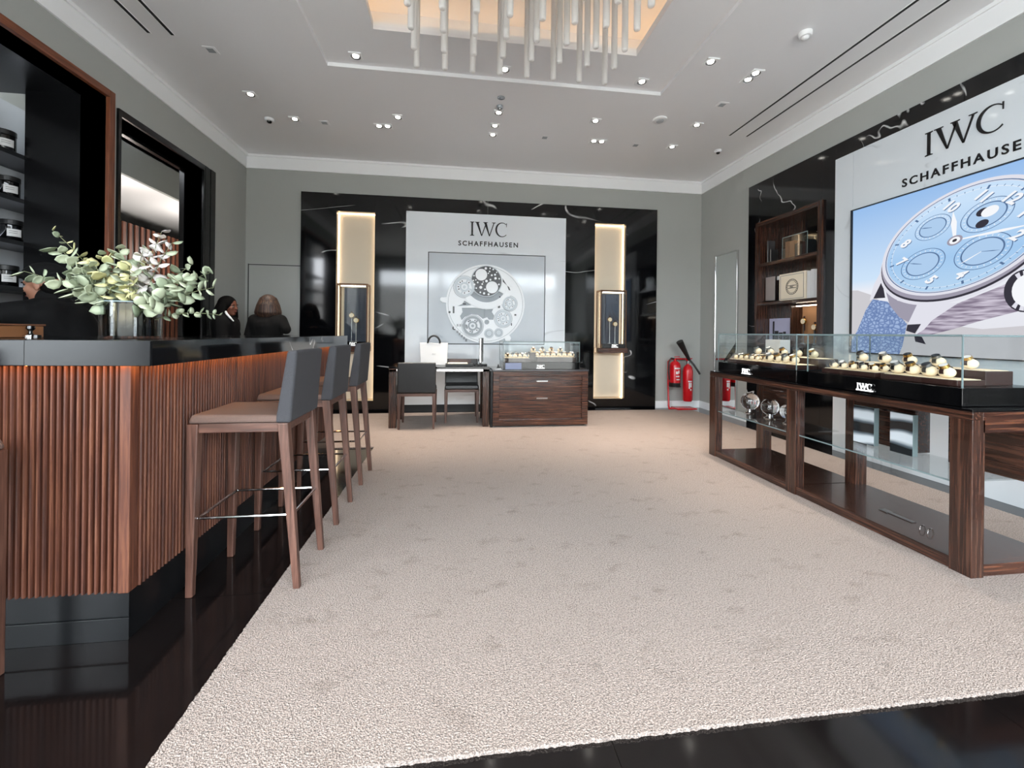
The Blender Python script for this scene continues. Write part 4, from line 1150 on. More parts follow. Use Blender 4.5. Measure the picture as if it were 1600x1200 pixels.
for tip, lm, nl, sz in br:
    tip = Vector(tip)
    base = Vector((-1.366 + (tip.x + 1.366) * .12, 2.0 + (tip.y - 2.0) * .1, 1.16))
    mid = base.lerp(tip, .45) + Vector((0, 0, .06)); mid.x = base.x + (tip.x - base.x) * .32
    pts = []
    for k in range(13):
        u = k / 12
        pts.append(base * (1 - u) ** 2 + mid * 2 * u * (1 - u) + tip * u * u)
    b = MB().tube(pts, [.0028 * (1 - .6 * k / 12) for k in range(13)], 5).build('branch', 'stemgreen', bq, 60)
    for k in range(nl):
        u = .38 + .62 * k / (nl - 1)
        i = min(11, int(u * 12)); p = pts[i].lerp(pts[i + 1], u * 12 - i) if i < 12 else pts[12]
        d = (pts[min(i + 1, 12)] - pts[i]).normalized()
        sd = d.orthogonal().normalized(); ang = k * 1.57 + rl.uniform(-.5, .5)
        sd = Matrix.Rotation(ang, 3, d) @ sd
        for sgn in ((1, -1) if k < nl - 1 else (1,)):
            z = (sd * sgn * .9 + d * rl.uniform(.2, .7) + Vector((rl.uniform(-.3, .3), rl.uniform(-.5, .1), rl.uniform(-.2, .2)))).normalized()
            y = z.cross(d).normalized(); n = z.cross(y)
            R_ = Matrix((z, y, n)).transposed()
            R_ = R_ @ Matrix.Rotation(rl.uniform(-.9, .9), 3, 'X')
            o = LM[lm if rl.random() < .85 else 'leafa'].copy(); COL.objects.link(o); o.parent = b
            s_ = sz * rl.uniform(.85, 1.3) * (1 - .35 * u)
            o.matrix_local = Matrix.LocRotScale(p - bo, R_.to_quaternion(), Vector((s_, s_, s_)))
for o in LM.values(): bpy.data.objects.remove(o)

# ---- things at the left end of the bar
tb_ = thing('wooden_box', 'tan wooden box at the left end of the bar', 'box', (-1.84, 1.95, 1.11))
bx('body', 'orangebox', tb_, -1.95, -1.737, 1.85, 2.05, 1.111, 1.158, .003); bx('lid', plain('tan_lid', (104, 66, 44), .5), tb_, -1.955, -1.733, 1.845, 2.055, 1.159, 1.166, .002)
tp = thing('coffee_tamper', 'small black and chrome tool beside the tan box on bar', 'tool', (-1.70, 1.95, 1.11))
MB().lathe([(0, 1.111), (.022, 1.111), (.022, 1.121), (.008, 1.127), (0, 1.127)], (-1.70, 1.95, 0), 16).build('foot', 'chrome', tp, 40)
MB().lathe([(0, 1.127), (.008, 1.127), (.006, 1.137), (.014, 1.147), (.012, 1.158), (0, 1.160)], (-1.70, 1.95, 0), 16).build('handle', 'blackgloss', tp, 40)
MB().lathe([(0, 1.111), (.014, 1.111), (.012, 1.122), (0, 1.124)], (-1.66, 1.93, 0), 14).build('button', 'blackgloss', tp, 40)

# ---- bar niche shelves and jars
for k, (z, lab) in enumerate(((2.554, 'dark shelf of the bar niche, topmost'), (2.196, 'dark shelf of the bar niche, second from the top'), (1.852, 'dark shelf of the bar niche, third from the top'), (1.481, 'dark shelf of the bar niche, lowest'))):
    t = thing('niche_shelf', lab, 'shelf', (-3.66, 2.6, z), 'shelves in the bar niche')
    bx('board', 'shelfdark', t, -3.828, -3.5, NY0 - .05, 4.39, z - .035, z, .002)
    bx('light_strip', emit('shelf_led', (235, 242, 255), 10), t, -3.825, -3.81, NY0, 4.35, z + .001, z + .006)
jars = ((3.955, 2.554, 'top'), (3.99, 2.196, 'second'), (4.02, 1.852, 'third'), (3.985, 1.481, 'lowest'))
for y, z, lab in jars:
    t = thing('candle_jar', 'black jar with white label on the %s shelf of the bar niche' % lab, 'jar', (-3.60, y, z), 'black jars on the bar shelves')
    c = (-3.60, y - .06, z)
    MB().lathe([(0, 0), (.066, 0), (.07, .006), (.07, .125), (.064, .132), (0, .132)], c, 28).build('glass_body', 'blackgloss', t, 40)
    MB().lathe([(0, .132), (.072, .132), (.072, .166), (.068, .17), (0, .17)], c, 28).build('lid', 'black', t, 40)
    m = MB()
    for i in range(7):
        a0, a1 = -1.15 + i * .17, -1.15 + (i + 1) * .17
        m.add([(c[0] + .0712 * math.cos(a), c[1] + .0712 * math.sin(a), z + h) for h in (.035, .095) for a in (a0, a1)], [(0, 1, 3, 2)])
    m.build('label', 'paper', t)
    m = MB()
    for h in (.075, .06):
        for i in range(1, 5):
            a0, a1 = -1.15 + i * .17, -1.15 + (i + 1) * .17
            m.add([(c[0] + .0716 * math.cos(a), c[1] + .0716 * math.sin(a), z + h + dh) for dh in (0, .004) for a in (a0, a1)], [(0, 1, 3, 2)])
    m.build('print', 'greytext', t)

# ================================================================== DESK, CHAIRS, DRAWER CABINET
dk = thing('desk', 'walnut legged desk with black glass top before the marble panel', 'desk', (-.19, 5.45, 0))
for (x0, x1) in ((-.775, -.69), (.335, .41)):
    for (a, b) in ((5.15, 5.235), (5.665, 5.75)):
        bx('leg', 'ebonyz', dk, x0, x1, a, b, 0.0, .71, .002)
MB().box(-.775, .41, 5.15, 5.175, .68, .715).box(-.775, .41, 5.725, 5.75, .68, .715).box(-.775, -.75, 5.175, 5.725, .68, .715).box(.385, .41, 5.175, 5.725, .68, .715).build('top_rail', 'ebonyx', dk, bevel=.002)
bx('top', 'blackgloss', dk, -.78, .415, 5.145, 5.755, .716, .742, .003)
bx('edge_strip', 'chrome', dk, -.69, .335, 5.146, 5.15, .685, .712)
def chair():
    t = thing('chair', 'x', 'chair', (0, 0, 0), 'desk chairs')
    for sx in (-1, 1):
        for (yb, yt) in ((-.2, -.19), (.2, .185)):
            xb = sx * .2
            MB().hexa([(xb - .012, yb - .012, 0), (xb + .012, yb - .012, 0), (xb + .012, yb + .012, 0), (xb - .012, yb + .012, 0)], [(xb - .02, yt - .02, .42), (xb + .02, yt - .02, .42), (xb + .02, yt + .02, .42), (xb - .02, yt + .02, .42)]).build('leg', 'walnutstool', t, bevel=.003)
    m = MB().box(-.2, .2, -.2, -.178, .385, .42).box(-.2, .2, .172, .195, .385, .42).box(-.211, -.189, -.2, .19, .385, .42).box(.189, .211, -.2, .19, .385, .42)
    m.build('seat_rail', wood_x, t, bevel=.002)
    MB().hexa([(-.218, -.21, .422), (.218, -.21, .422), (.218, .215, .422), (-.218, .215, .422)], [(-.21, -.2, .47), (.21, -.2, .47), (.21, .21, .478), (-.21, .21, .478)]).build('seat', 'darkleather', t, bevel=.014, seg=3)
    MB().hexa([(-.22, -.218, .425), (.22, -.218, .425), (.22, -.155, .425), (-.22, -.155, .425)], [(-.22, -.235, .785), (.22, -.235, .785), (.22, -.20, .785), (-.22, -.20, .785)]).build('backrest', 'darkleather', t, bevel=.012, seg=3)
    return t
c1 = chair(); c1.location = (-.447, 5.275, .012); c1['label'] = 'black leather chair with its back to the camera at the desk'
c2 = copy_tree(c1); c2.location = (.085, 5.60, .012); c2.rotation_euler.z = PI; c2['label'] = 'black leather chair behind the desk facing the camera'

dc = thing('drawer_cabinet', 'glossy striped walnut cabinet with two drawers beside the desk', 'cabinet', (1.05, 5.36, 0))
MB().box(.455, 1.64, 5.125, 5.62, .03, .69).build('body', 'ebonyx', dc, bevel=.003)
bx('kick_plate', 'black', dc, .48, 1.61, 5.15, 5.6, 0.0, .03)
bx('top', plain('cabinet_top', (70, 70, 74), .08), dc, .45, 1.645, 5.09, 5.625, .691, .71, .002)
bx('side_panel', 'plinth', dc, .425, .453, 5.11, 5.62, .012, .69)
MB().holed([[(.455, .03), (1.64, .03), (1.64, .69), (.455, .69)], [(.53, .10), (.53, .63), (1.565, .63), (1.565, .10)]], 'y', 5.10, 5.125).build('face_frame', 'ebonyx', dc, bevel=.004)
for (z0, z1, zh) in ((.475, .625, .575), (.105, .465, .365)):
    o = bx('drawer', 'ebonyx', dc, .535, 1.56, 5.119, 5.13, z0, z1, .003)
    MB().box(.985, 1.125, 5.078, 5.088, zh - .012, zh + .004).box(.985, .998, 5.088, 5.119, zh - .012, zh + .004).box(1.112, 1.125, 5.088, 5.119, zh - .012, zh + .004).build('handle', 'chrome', o, bevel=.002)

# ---- glass showcases with watches
def glass_case(name, x0, x1, y0, y1, z0, zb, z1, label):
    t = thing(name, label, 'display case', ((x0 + x1) / 2, (y0 + y1) / 2, z0))
    bx('base', 'blackgloss', t, x0, x1, y0, y1, z0, zb, .003)
    g = .006
    for b in ((x0, x0 + g, y0, y1, zb, z1), (x1 - g, x1, y0, y1, zb, z1), (x0 + g, x1 - g, y0, y0 + g, zb, z1), (x0 + g, x1 - g, y1 - g, y1, zb, z1)):
        bx('pane', 'glass', t, *b)
    bx('lid', 'glass', t, x0, x1, y0, y1, z1, z1 + g)
    e = .0028
    for b in ((x0 - e, x0 + e, y0, y1, z1 - e, z1 + g + .001), (x1 - e, x1 + e, y0, y1, z1 - e, z1 + g + .001), (x0, x1, y0 - e, y0 + e, z1 - e, z1 + g + .001), (x0, x1, y1 - e, y1 + e, z1 - e, z1 + g + .001),
              (x0 - e, x0 + e, y0 - e, y0 + e, zb, z1), (x1 - e, x1 + e, y0 - e, y0 + e, zb, z1), (x0 - e, x0 + e, y1 - e, y1 + e, zb, z1), (x1 - e, x1 + e, y1 - e, y1 + e, zb, z1)):
        bx('edge', 'glassedge', t, *b)
    return t
def watch_proto(strap, case, dial):
    t = thing('watch', 'x', 'watch', (0, 0, 0))
    MB().ell((0, 0, .026), .036, .026, .026, 14, 8).build('cushion', 'cushion', t, 60)
    m = MB()
    pts = [(.0, .0285 * math.cos(a), .028 + .0285 * math.sin(a)) for a in [math.radians(d) for d in range(-20, 201, 20)]]
    for i in range(len(pts) - 1):
        a, b = pts[i], pts[i + 1]
        m.add([(-.010, a[1], a[2]), (.010, a[1], a[2]), (.010, b[1], b[2]), (-.010, b[1], b[2])], [(0, 1, 2, 3)])
    m.build('strap', strap, t, 60)
    MB().cyl((0, -.012, .050), (0, -.018, .061), .0205, .019, 18).build('watch_case', case, t, 40)
    MB().cyl((0, -.018, .061), (0, -.0183, .0616), .0165, n=18).build('dial', dial, t)
    return t
KINDW = ('gold watch with white dial', 'steel watch with white dial', 'gold watch with dark dial', 'steel watch with dark dial')
protos = [watch_proto(*a) for a in (('leather', 'gold', 'paper'), ('darkleather', 'steel', 'paper'), ('leather', 'gold', 'reliefdark'), ('steel', 'steel', 'reliefdark'))]
wcount = [0]
def watches(case_name, spots, rz, scale=1.0, per=99):
    for i, (x, y, z) in enumerate(spots):
        kw = (i * 7 + 3 * (i // 4)) % 4
        o = copy_tree(protos[kw])
        o.location = (x, y, z); o.rotation_euler.z = rz + random.uniform(-.12, .12); o.scale = (scale,) * 3
        o['label'] = '%s, %s in the %s, %s' % (KINDW[kw], ORD[i % per], ('front row', 'rear row')[i // per] if len(spots) > per else 'row', case_name)
        o['group'] = 'watches in the %s' % case_name
def tray(x0, x1, y0, y1, z, h, label, lining='cushion'):
    t = thing('display_tray', label, 'tray', ((x0 + x1) / 2, (y0 + y1) / 2, z))
    bx('tray_body', 'leather', t, x0, x1, y0, y1, z, z + h, .003)
    bx('lining', lining, t, x0 + .012, x1 - .012, y0 + .012, y1 - .012, z + h, z + h + .003)
    return z + h + .003
def sign(p, fr, label, h=.03, s=1.0):
    u, w, n = fr
    t = thing('brand_sign', label, 'sign', p)
    p = Vector(p)
    m = MB()
    q = [p + u * a + n * b for a, b in ((-.05 * s, 0), (.05 * s, 0), (.05 * s, .012), (-.05 * s, .012))]
    m.hexa([tuple(v) for v in q], [tuple(v + w * .006 * s) for v in q])
    m.build('base_bar', 'lit_sign', t)
    monogram('lettering', p + w * .010 * s + n * .006, fr, h * s, 'lit_sign', t, .004)

# case on the drawer cabinet
glass_case('glass_showcase', .575, 1.535, 5.13, 5.55, .711, .80, 1.045, 'glass watch showcase on the drawer cabinet')
za = tray(.60, .92, 5.16, 5.36, .80, .045, 'watch tray at the left front of the cabinet showcase')
watches('left tray of cabinet showcase', [(.64 + i * .06, 5.20 + j * .07, za) for j in range(2) for i in range(5)], 0, .95, 5)
zb_ = tray(1.0, 1.50, 5.16, 5.33, .80, .06, 'long watch tray at the right front of the cabinet showcase')
watches('right tray of cabinet showcase', [(1.04 + i * .07, 5.21 + j * .07, zb_) for j in range(2) for i in range(7)], 0, .95, 7)
zc_ = tray(.95, 1.45, 5.36, 5.52, .80, .11, 'raised watch tray at the back of the cabinet showcase')
watches('raised tray of cabinet showcase', [(1.0 + i * .12, 5.43, zc_) for i in range(4)], 0, 1.0)
sign((1.04, 5.127, .722), BACK, 'small white lit sign on the cabinet showcase base', .035)
one('blue_block', plain('blue_glass_block', (110, 120, 150), .2), (.60, .80, 5.10, 5.128, .712, .79), 'pale blue plate at the left of the cabinet showcase base', 'plate')
ck = thing('card_stand', 'small dark metal stand on the cabinet beside the showcase', 'stand', (.52, 5.2, .71))
MB().box(.49, .56, 5.17, 5.23, .711, .718).build('base', 'steel', ck); MB().prism([(.505, .718), (.545, .718), (.528, .77), (.522, .77)], 'y', 5.195, 5.205).build('plate', 'plinth', ck)

# things on the desk
bag = thing('paper_bag', 'white paper shopping bag with black handles on the desk', 'bag', (-.265, 5.42, .742))
MB().hexa([(-.425, 5.37, .743), (-.105, 5.37, .743), (-.105, 5.47, .743), (-.425, 5.47, .743)], [(-.445, 5.385, 1.02), (-.095, 5.385, 1.02), (-.095, 5.455, 1.02), (-.445, 5.455, 1.02)]).build('body', 'paper', bag, bevel=.004)
for y in (5.385, 5.455):
    MB().tube([(-.27 + .075 * math.cos(a), y, 1.015 + .095 * math.sin(a)) for a in [PI * k / 12 for k in range(13)]], .011, 8).build('handle', 'black', bag, 60)
monogram('lettering', (-.265, 5.3765, .87), BACK, .018, 'greytext', bag, .001)
mon = thing('monitor', 'slim black monitor seen edge on at the desk end', 'monitor', (.33, 5.45, .742))
bx('screen_panel', 'blackgloss', mon, .322, .345, 5.30, 5.62, .79, 1.09, .003); bx('silver_back', 'chrome', mon, .298, .321, 5.30, 5.60, .78, 1.085, .004)
bx('foot', 'blackgloss', mon, .24, .40, 5.36, 5.56, .743, .758, .003); bx('neck', 'blackgloss', mon, .305, .335, 5.44, 5.48, .758, .80)
tr_ = thing('desk_tray', 'low black presentation tray with pale pad on the desk', 'tray', (.05, 5.33, .742))
bx('tray_body', 'black', tr_, -.12, .22, 5.22, 5.44, .743, .768, .003); bx('pad', 'cream', tr_, -.09, .15, 5.235, 5.42, .768, .776, .002); bx('back_block', 'leather', tr_, -.08, .20, 5.425, 5.44, .768, .815)

# ---- niche showcases
for (x0, x1, side) in ((-1.65, -1.232, 'left'), (2.165, 2.58, 'right')):
    t = thing('niche_showcase', 'upright bronze framed glass watch showcase in the %s lit niche' % side, 'display case', ((x0 + x1) / 2, 6.25, .87))
    yf, yb = 6.17, 6.38
    bx('shelf', 'ebonyx', t, x0 - .03, x1 + .015, yf - .02, yb, .87, .945, .003)
    bx('base', 'blackgloss', t, x0 + .035, x1 - .01, yf, yb - .03, .946, 1.01, .002)
    f = MB()
    for xx in (x0, x1 - .016): f.box(xx, xx + .016, yf, yf + .016, .946, 1.81).box(xx, xx + .016, yb - .03, yb - .014, .946, 1.81)
    f.box(x0, x1, yf, yb - .014, 1.80, 1.825)
    f.build('frame', 'bronze', t, bevel=.002)
    bx('pane', 'glass', t, x0 + .016, x1 - .016, yf + .004, yf + .008, 1.0, 1.80); bx('pane', 'glass', t, x0 + .004, x0 + .008, yf + .016, yb - .03, .95, 1.80); bx('pane', 'glass', t, x1 - .008, x1 - .004, yf + .016, yb - .03, .95, 1.80)
    bx('back_panel', 'bluefabric', t, x0 + .06, x1 - .05, yb - .028, yb - .02, 1.01, 1.78)
    bx('light_bar', 'case_led', t, x0 + .05, x1 - .04, yf + .03, yf + .06, 1.785, 1.798)
    a = watch_stand((x0 + x1) / 2 - .025, 6.26, 1.011, .37, 'taller gold watch on a stand in the %s niche showcase' % side)
    a = watch_stand((x0 + x1) / 2 + .045, 6.22, 1.011, .30, 'shorter gold watch on a stand in the %s niche showcase' % side)
    sign(((x0 + x1) / 2 + .02, 6.168, .955), BACK, 'small white lit sign at the base of the %s niche showcase' % side, .035)

# ================================================================== LONG DISPLAY COUNTER, RIGHT
dcn = thing('display_counter', 'long dark walnut display counter with open shelves at the right', 'counter', (2.72, 2.75, 0))
X0, X1, Ya, Yb_ = 2.435, 3.02, 1.703, 3.80
for (a, b) in ((1.703, 1.797), (2.755, 2.845), (3.706, 3.80)):
    bx('leg', 'ebonyz', dcn, X0, X0 + .072, a, b, .0, .762, .0025); bx('leg', 'ebonyz', dcn, X1 - .09, X1, a, b, .0, .762, .0025)
bx('front_rail', 'ebonyy', dcn, X0, X0 + .06, Ya, Yb_, .763, .80, .002); bx('back_rail', 'ebonyy', dcn, X1 - .06, X1, Ya, Yb_, .763, .80, .002)
bx('end_rail', 'ebonyx', dcn, X0 + .06, X1 - .06, Ya, Ya + .05, .70, .80, .002); bx('end_rail', 'ebonyx', dcn, X0 + .06, X1 - .06, Yb_ - .05, Yb_, .763, .80, .002)
bx('underside', 'ebonyy', dcn, X0 + .06, X1 - .06, Ya + .05, Yb_ - .05, .765, .79)
bx('top', 'blackgloss', dcn, X0 + .002, X1 - .002, Ya + .002, Yb_ - .002, .801, .812, .001)
for (a, b) in ((1.797, 2.755), (2.845, 3.706)):
    bx('bottom_rail', 'ebonyy', dcn, X0 + .006, X0 + .05, a, b, .014, .070, .002)
    bx('bottom_shelf', 'ebonyy', dcn, X0 + .05, X1 - .01, a - .05, b + .05, .02, .066)
    bx('glass_shelf', 'glass', dcn, X0 + .03, X1 - .14, a, b, .434, .442)
    bx('shelf_edge', 'glassedge', dcn, X0 + .028, X0 + .031, a, b, .434, .442)
bx('bottom_rail', 'ebonyx', dcn, X0 + .072, X1 - .09, Ya + .006, Ya + .05, .014, .070, .002)
for (a, b, z0) in ((3.30, 3.66, .27), (2.32, 2.72, .42), (1.80, 2.14, .42)):
    o = bx('drawer', 'ebonyy', dcn, X1 - .13, X1 - .02, a, b, z0, .764, .003)
    bx('handle', 'chrome', o, X1 - .145, X1 - .135, (a + b) / 2 - .05, (a + b) / 2 + .05, .655, .665); bx('handle_post', 'chrome', o, X1 - .136, X1 - .13, (a + b) / 2 - .04, (a + b) / 2 + .04, .657, .663)
# crystal balls
for y, r, lab in ((3.56, .078, 'clear crystal ball on the counter glass shelf, largest and farthest'), (3.31, .07, 'clear crystal ball on the counter glass shelf, middle one'), (3.10, .066, 'clear crystal ball half hidden behind the middle counter leg')):
    t = thing('crystal_ball', lab, 'ornament', (2.68, y, .442), 'crystal ornaments under the counter')
    gm = bpy.data.materials.get('crystal')
    if gm is None:
        gm, nt, b_ = newmat('crystal'); b_.inputs['Transmission Weight'].default_value = 1.0; b_.inputs['Roughness'].default_value = .0; b_.inputs['IOR'].default_value = 1.5
    MB().ell((2.68, y, .475 + r), r, nu=24, nv=16).build('sphere', gm, t, 80)
    MB().lathe([(0, .443), (.045, .443), (.048, .45), (.03, .46), (.022, .472), (.036, .486), (0, .482)], (2.68, y, 0), 20).build('stand', 'chrome', t, 40)
# monochrome photo blocks
pm = em_tex('x', (0, 0, 0), (0, 0, 0), (1, 1, 1)); bpy.data.materials.remove(pm)
def photo(name, seed):
    m, nt, b = newmat(name)
    tc = N(nt, 'ShaderNodeTexCoord'); mp = N(nt, 'ShaderNodeMapping'); mp.inputs['Location'].default_value = (seed, seed, seed * 2)
    wv = N(nt, 'ShaderNodeTexWave'); wv.bands_direction = 'Z'; wv.inputs['Scale'].default_value = 4.5; wv.inputs['Distortion'].default_value = 5.5; wv.inputs['Detail'].default_value = 1.5; wv.inputs['Detail Scale'].default_value = 1.2
    rp = N(nt, 'ShaderNodeValToRGB'); e = rp.color_ramp.elements
    e[0].position, e[0].color = .25, lin(22, 28, 32); e[1].position, e[1].color = .85, lin(206, 214, 220)
    k = e.new(.5); k.color = lin(96, 108, 116)
    nt.links.new(tc.outputs['Object'], mp.inputs[0]); nt.links.new(mp.outputs[0], wv.inputs[0]); nt.links.new(wv.outputs[0], rp.inputs[0]); nt.links.new(rp.outputs[0], b.inputs['Base Color'])
    b.inputs['Roughness'].default_value = .12
    wv.inputs['Scale'].default_value = 2.2; wv.inputs['Distortion'].default_value = 3.5
    return m
for y0_, y1_, s_, lab in ((2.415, 2.56, .3, 'monochrome photo block on the glass shelf, nearer the middle leg'), (2.18, 2.315, 1.7, 'monochrome photo block on the glass shelf, nearer the end leg')):
    t = thing('photo_block', lab, 'photo block', (2.70, (y0_ + y1_) / 2, .442))
    bx('block', 'glassedge', t, 2.70, 2.735, y0_, y1_, .443, .69, .002); bx('photo', photo('mono_photo', s_), t, 2.698, 2.6995, y0_ + .002, y1_ - .002, .445, .688)
for y in (2.02, 2.06):
    tag(MB().tube([(2.62 + .02 * math.cos(a), y, .067 + .028 * math.sin(a)) for a in [PI * k / 8 for k in range(9)]], .003, 6).build('wire_hook', 'chrome', smooth=60), 'small bright metal hook on the counter bottom shelf, ' + ('nearer the end leg' if y < 2.04 else 'farther from the end leg'), 'hook')
mb = MB().box(2.66, 2.69, 2.15, 2.33, .0665, .070).box(2.652, 2.70, 2.29, 2.34, .0665, .071)
tag(mb.build('steel_tool', 'steel'), 'flat steel tool lying on the counter bottom shelf', 'tool')

# cases on the counter
glass_case('glass_showcase', 2.475, 2.975, 2.80, 3.73, .813, .905, 1.163, 'long glass watch showcase at the far end of the counter')
glass_case('glass_showcase', 2.475, 2.975, 1.775, 2.70, .813, .905, 1.163, 'long glass watch showcase at the near end of the counter')
RZ_ = -PI / 2
def long_case(y0, y1, name):
    L = y1 - y0
    z = tray(2.53, 2.70, y0 + L * .53, y1 - .06, .906, .03, 'front watch tray at the far end of the ' + name)
    watches('far tray of ' + name, [(2.575 + j * .075, y0 + L * .58 + i * .07, z) for j in range(2) for i in range(5)], RZ_, .78, 5)
    z = tray(2.53, 2.70, y0 + .06, y0 + L * .49, .906, .03, 'front watch tray at the near end of the ' + name)
    watches('near tray of ' + name, [(2.60 + j * .05, y0 + .16 + i * .085, z) for j in range(1) for i in range(4)], RZ_, 1.15)
    z = tray(2.73, 2.90, y0 + .08, y1 - .10, .906, .075, 'raised rear watch tray of the ' + name)
    watches('raised tray of ' + name, [(2.80, y0 + .20 + i * .155, z) for i in range(5)], RZ_, 1.1)
long_case(2.80, 3.73, 'far counter showcase'); long_case(1.775, 2.70, 'near counter showcase')
sign((2.472, 3.33, .825), RIGHT, 'small white lit sign on the far counter showcase base', .035, 1.0); sign((2.472, 2.27, .825), RIGHT, 'small white lit sign on the near counter showcase base', .035, 1.0)
one('storage_box', 'paper', (2.86, 2.96, 3.42, 3.60, 1.0, 1.12), 'white box inside the far counter showcase at the back', 'box')
for p in protos:
    for c in list(p.children): bpy.data.objects.remove(c)
    bpy.data.objects.remove(p)

# ================================================================== FIRE EXTINGUISHERS
fs = thing('extinguisher_stand', 'red tube stand for two fire extinguishers in the back corner', 'stand', (3.42, 6.12, 0))
MB().tube([(3.29, 6.17, .0), (3.29, 6.20, .05), (3.29, 6.22, .40), (3.29, 6.22, .74), (3.33, 6.22, .78), (3.62, 6.22, .78)], .014, 8).tube([(3.29, 6.17, .02), (3.40, 6.13, .02), (3.62, 6.13, .02)], .014, 8).build('tube_frame', 'red', fs, 60)
bx('base_plate', 'red', fs, 3.36, 3.68, 6.05, 6.26, .012, .034, .006)
MB().lathe([(0, .36), (.09, .36), (.09, .37), (0, .37)], (3.345, 6.12, 0), 24).box(3.29, 3.345, 6.16, 6.22, .362, .37).build('carrier', 'black', fs)
e1 = thing('fire_extinguisher', 'short red fire extinguisher with a black hose on the stand', 'fire extinguisher', (3.345, 6.12, .37))
c = (3.345, 6.12, 0)
MB().lathe([(0, .371), (.078, .371), (.082, .38), (.082, .425)], c, 28).build('base_ring', 'black', e1, 40)
MB().lathe([(.0, .40), (.08, .405), (.081, .68), (.07, .725), (.04, .75), (.022, .755), (.022, .77), (0, .77)], c, 28).build('cylinder', 'red', e1, 40)
MB().lathe([(0, .768), (.018, .768), (.018, .80), (0, .80)], c, 14).box(3.335, 3.43, 6.11, 6.13, .79, .80).box(3.335, 3.42, 6.11, 6.13, .815, .825).build('valve_lever', 'red', e1, bevel=.002)
MB().tube([(3.345, 6.12, .79), (3.27, 6.10, .80), (3.23, 6.09, .74), (3.225, 6.09, .6), (3.24, 6.09, .47)], .011, 8).build('hose', 'black', e1, 60)
m = MB()
def curved(mb, c, r, a0, a1, z0, z1, n=6):
    for i in range(n):
        u, v = a0 + (a1 - a0) * i / n, a0 + (a1 - a0) * (i + 1) / n
        mb.add([(c[0] + r * math.cos(a), c[1] + r * math.sin(a), z) for z in (z0, z1) for a in (u, v)], [(0, 1, 3, 2)])
curved(m, c, .0825, -2.1, -1.0, .635, .655); curved(m, c, .0825, -1.9, -1.5, .56, .60); curved(m, c, .0825, -1.45, -1.2, .57, .615); curved(m, c, .0825, -1.9, -1.2, .515, .535); curved(m, c, .0825, -1.8, -1.1, .47, .485)
m.build('printed_label', 'paper', e1)
e2 = thing('fire_extinguisher', 'tall red fire extinguisher with black horn nozzle beside the shorter one', 'fire extinguisher', (3.545, 6.10, .14))
c = (3.545, 6.10, 0)
MB().lathe([(0, .14), (.06, .14), (.072, .16), (.074, .60), (.062, .66), (.035, .695), (.02, .70), (.02, .72), (0, .72)], c, 28).build('cylinder', 'red', e2, 40)
MB().lathe([(0, .715), (.024, .715), (.026, .76), (0, .77)], c, 14).build('valve', 'steel', e2, 40)
MB().hexa([(3.53, 6.09, .755), (3.56, 6.09, .765), (3.56, 6.12, .765), (3.53, 6.12, .755)], [(3.49, 6.09, .80), (3.62, 6.09, .80), (3.62, 6.12, .80), (3.49, 6.12, .80)]).build('handle', 'red', e2)
MB().cyl((3.555, 6.08, .775), (3.36, 6.02, 1.055), .022, .052, 14).build('horn', 'black', e2, 40)
MB().tube([(3.56, 6.09, .78), (3.62, 6.06, .70), (3.69, 6.03, .58), (3.70, 6.03, .56)], .016, 8).build('hose', 'black', e2, 60)
m = MB(); curved(m, c, .0745, -2.0, -1.2, .44, .46); curved(m, c, .0745, -1.6, -1.25, .36, .43); curved(m, c, .0745, -1.9, -1.65, .34, .43); curved(m, c, .0745, -1.6, -1.3, .31, .335)
m.build('printed_label', 'paper', e2)
MB().tube([(3.545, 6.18, .30), (3.545, 6.22, .30)], .01, 6).tube([(3.545, 6.14, .60), (3.545, 6.22, .60)], .01, 6).build('bracket', 'red', fs, 60)
# ================================================================== PEOPLE BEHIND THE BAR
def V(*a): return Vector(a)
def limb(mb, pts, rad, n=12):
    """tapered rounded limb through the joints"""
    for i in range(len(pts) - 1):
        mb.cyl(pts[i], pts[i + 1], rad[i], rad[i + 1], n)
    for p, r in zip(pts, rad):
        mb.ell(p, r, nu=n, nv=8)
def hand_shape(mb, wrist, d, up, side):
    """palm, four fingers of unequal length with a bend, thumb from the side of the palm"""
    d = Vector(d).normalized(); up = Vector(up); up = (up - d * up.dot(d)).normalized(); s = d.cross(up) * side
    p = Vector(wrist)
    R_ = Matrix((d, s, up)).transposed()
    mb.ell(p + d * .045, .05, .041, .016, 12, 8, R_)
    for k, L in enumerate((.066, .075, .070, .054)):
        b = p + d * .082 + s * (.028 - k * .019)
        k1 = b + d * L * .5 - up * .004
        k2 = k1 + (d * .8 - up * .6).normalized() * L * .5
        limb(mb, [b, k1, k2], [.0088, .0082, .007], 8)
    b = p + d * .03 + s * .034
    limb(mb, [b, b + (d * .6 + s * .7 - up * .2).normalized() * .032, b + (d * .6 + s * .7 - up * .2).normalized() * .032 + (d * .9 + s * .2 - up * .3).normalized() * .026], [.0115, .010, .008], 8)
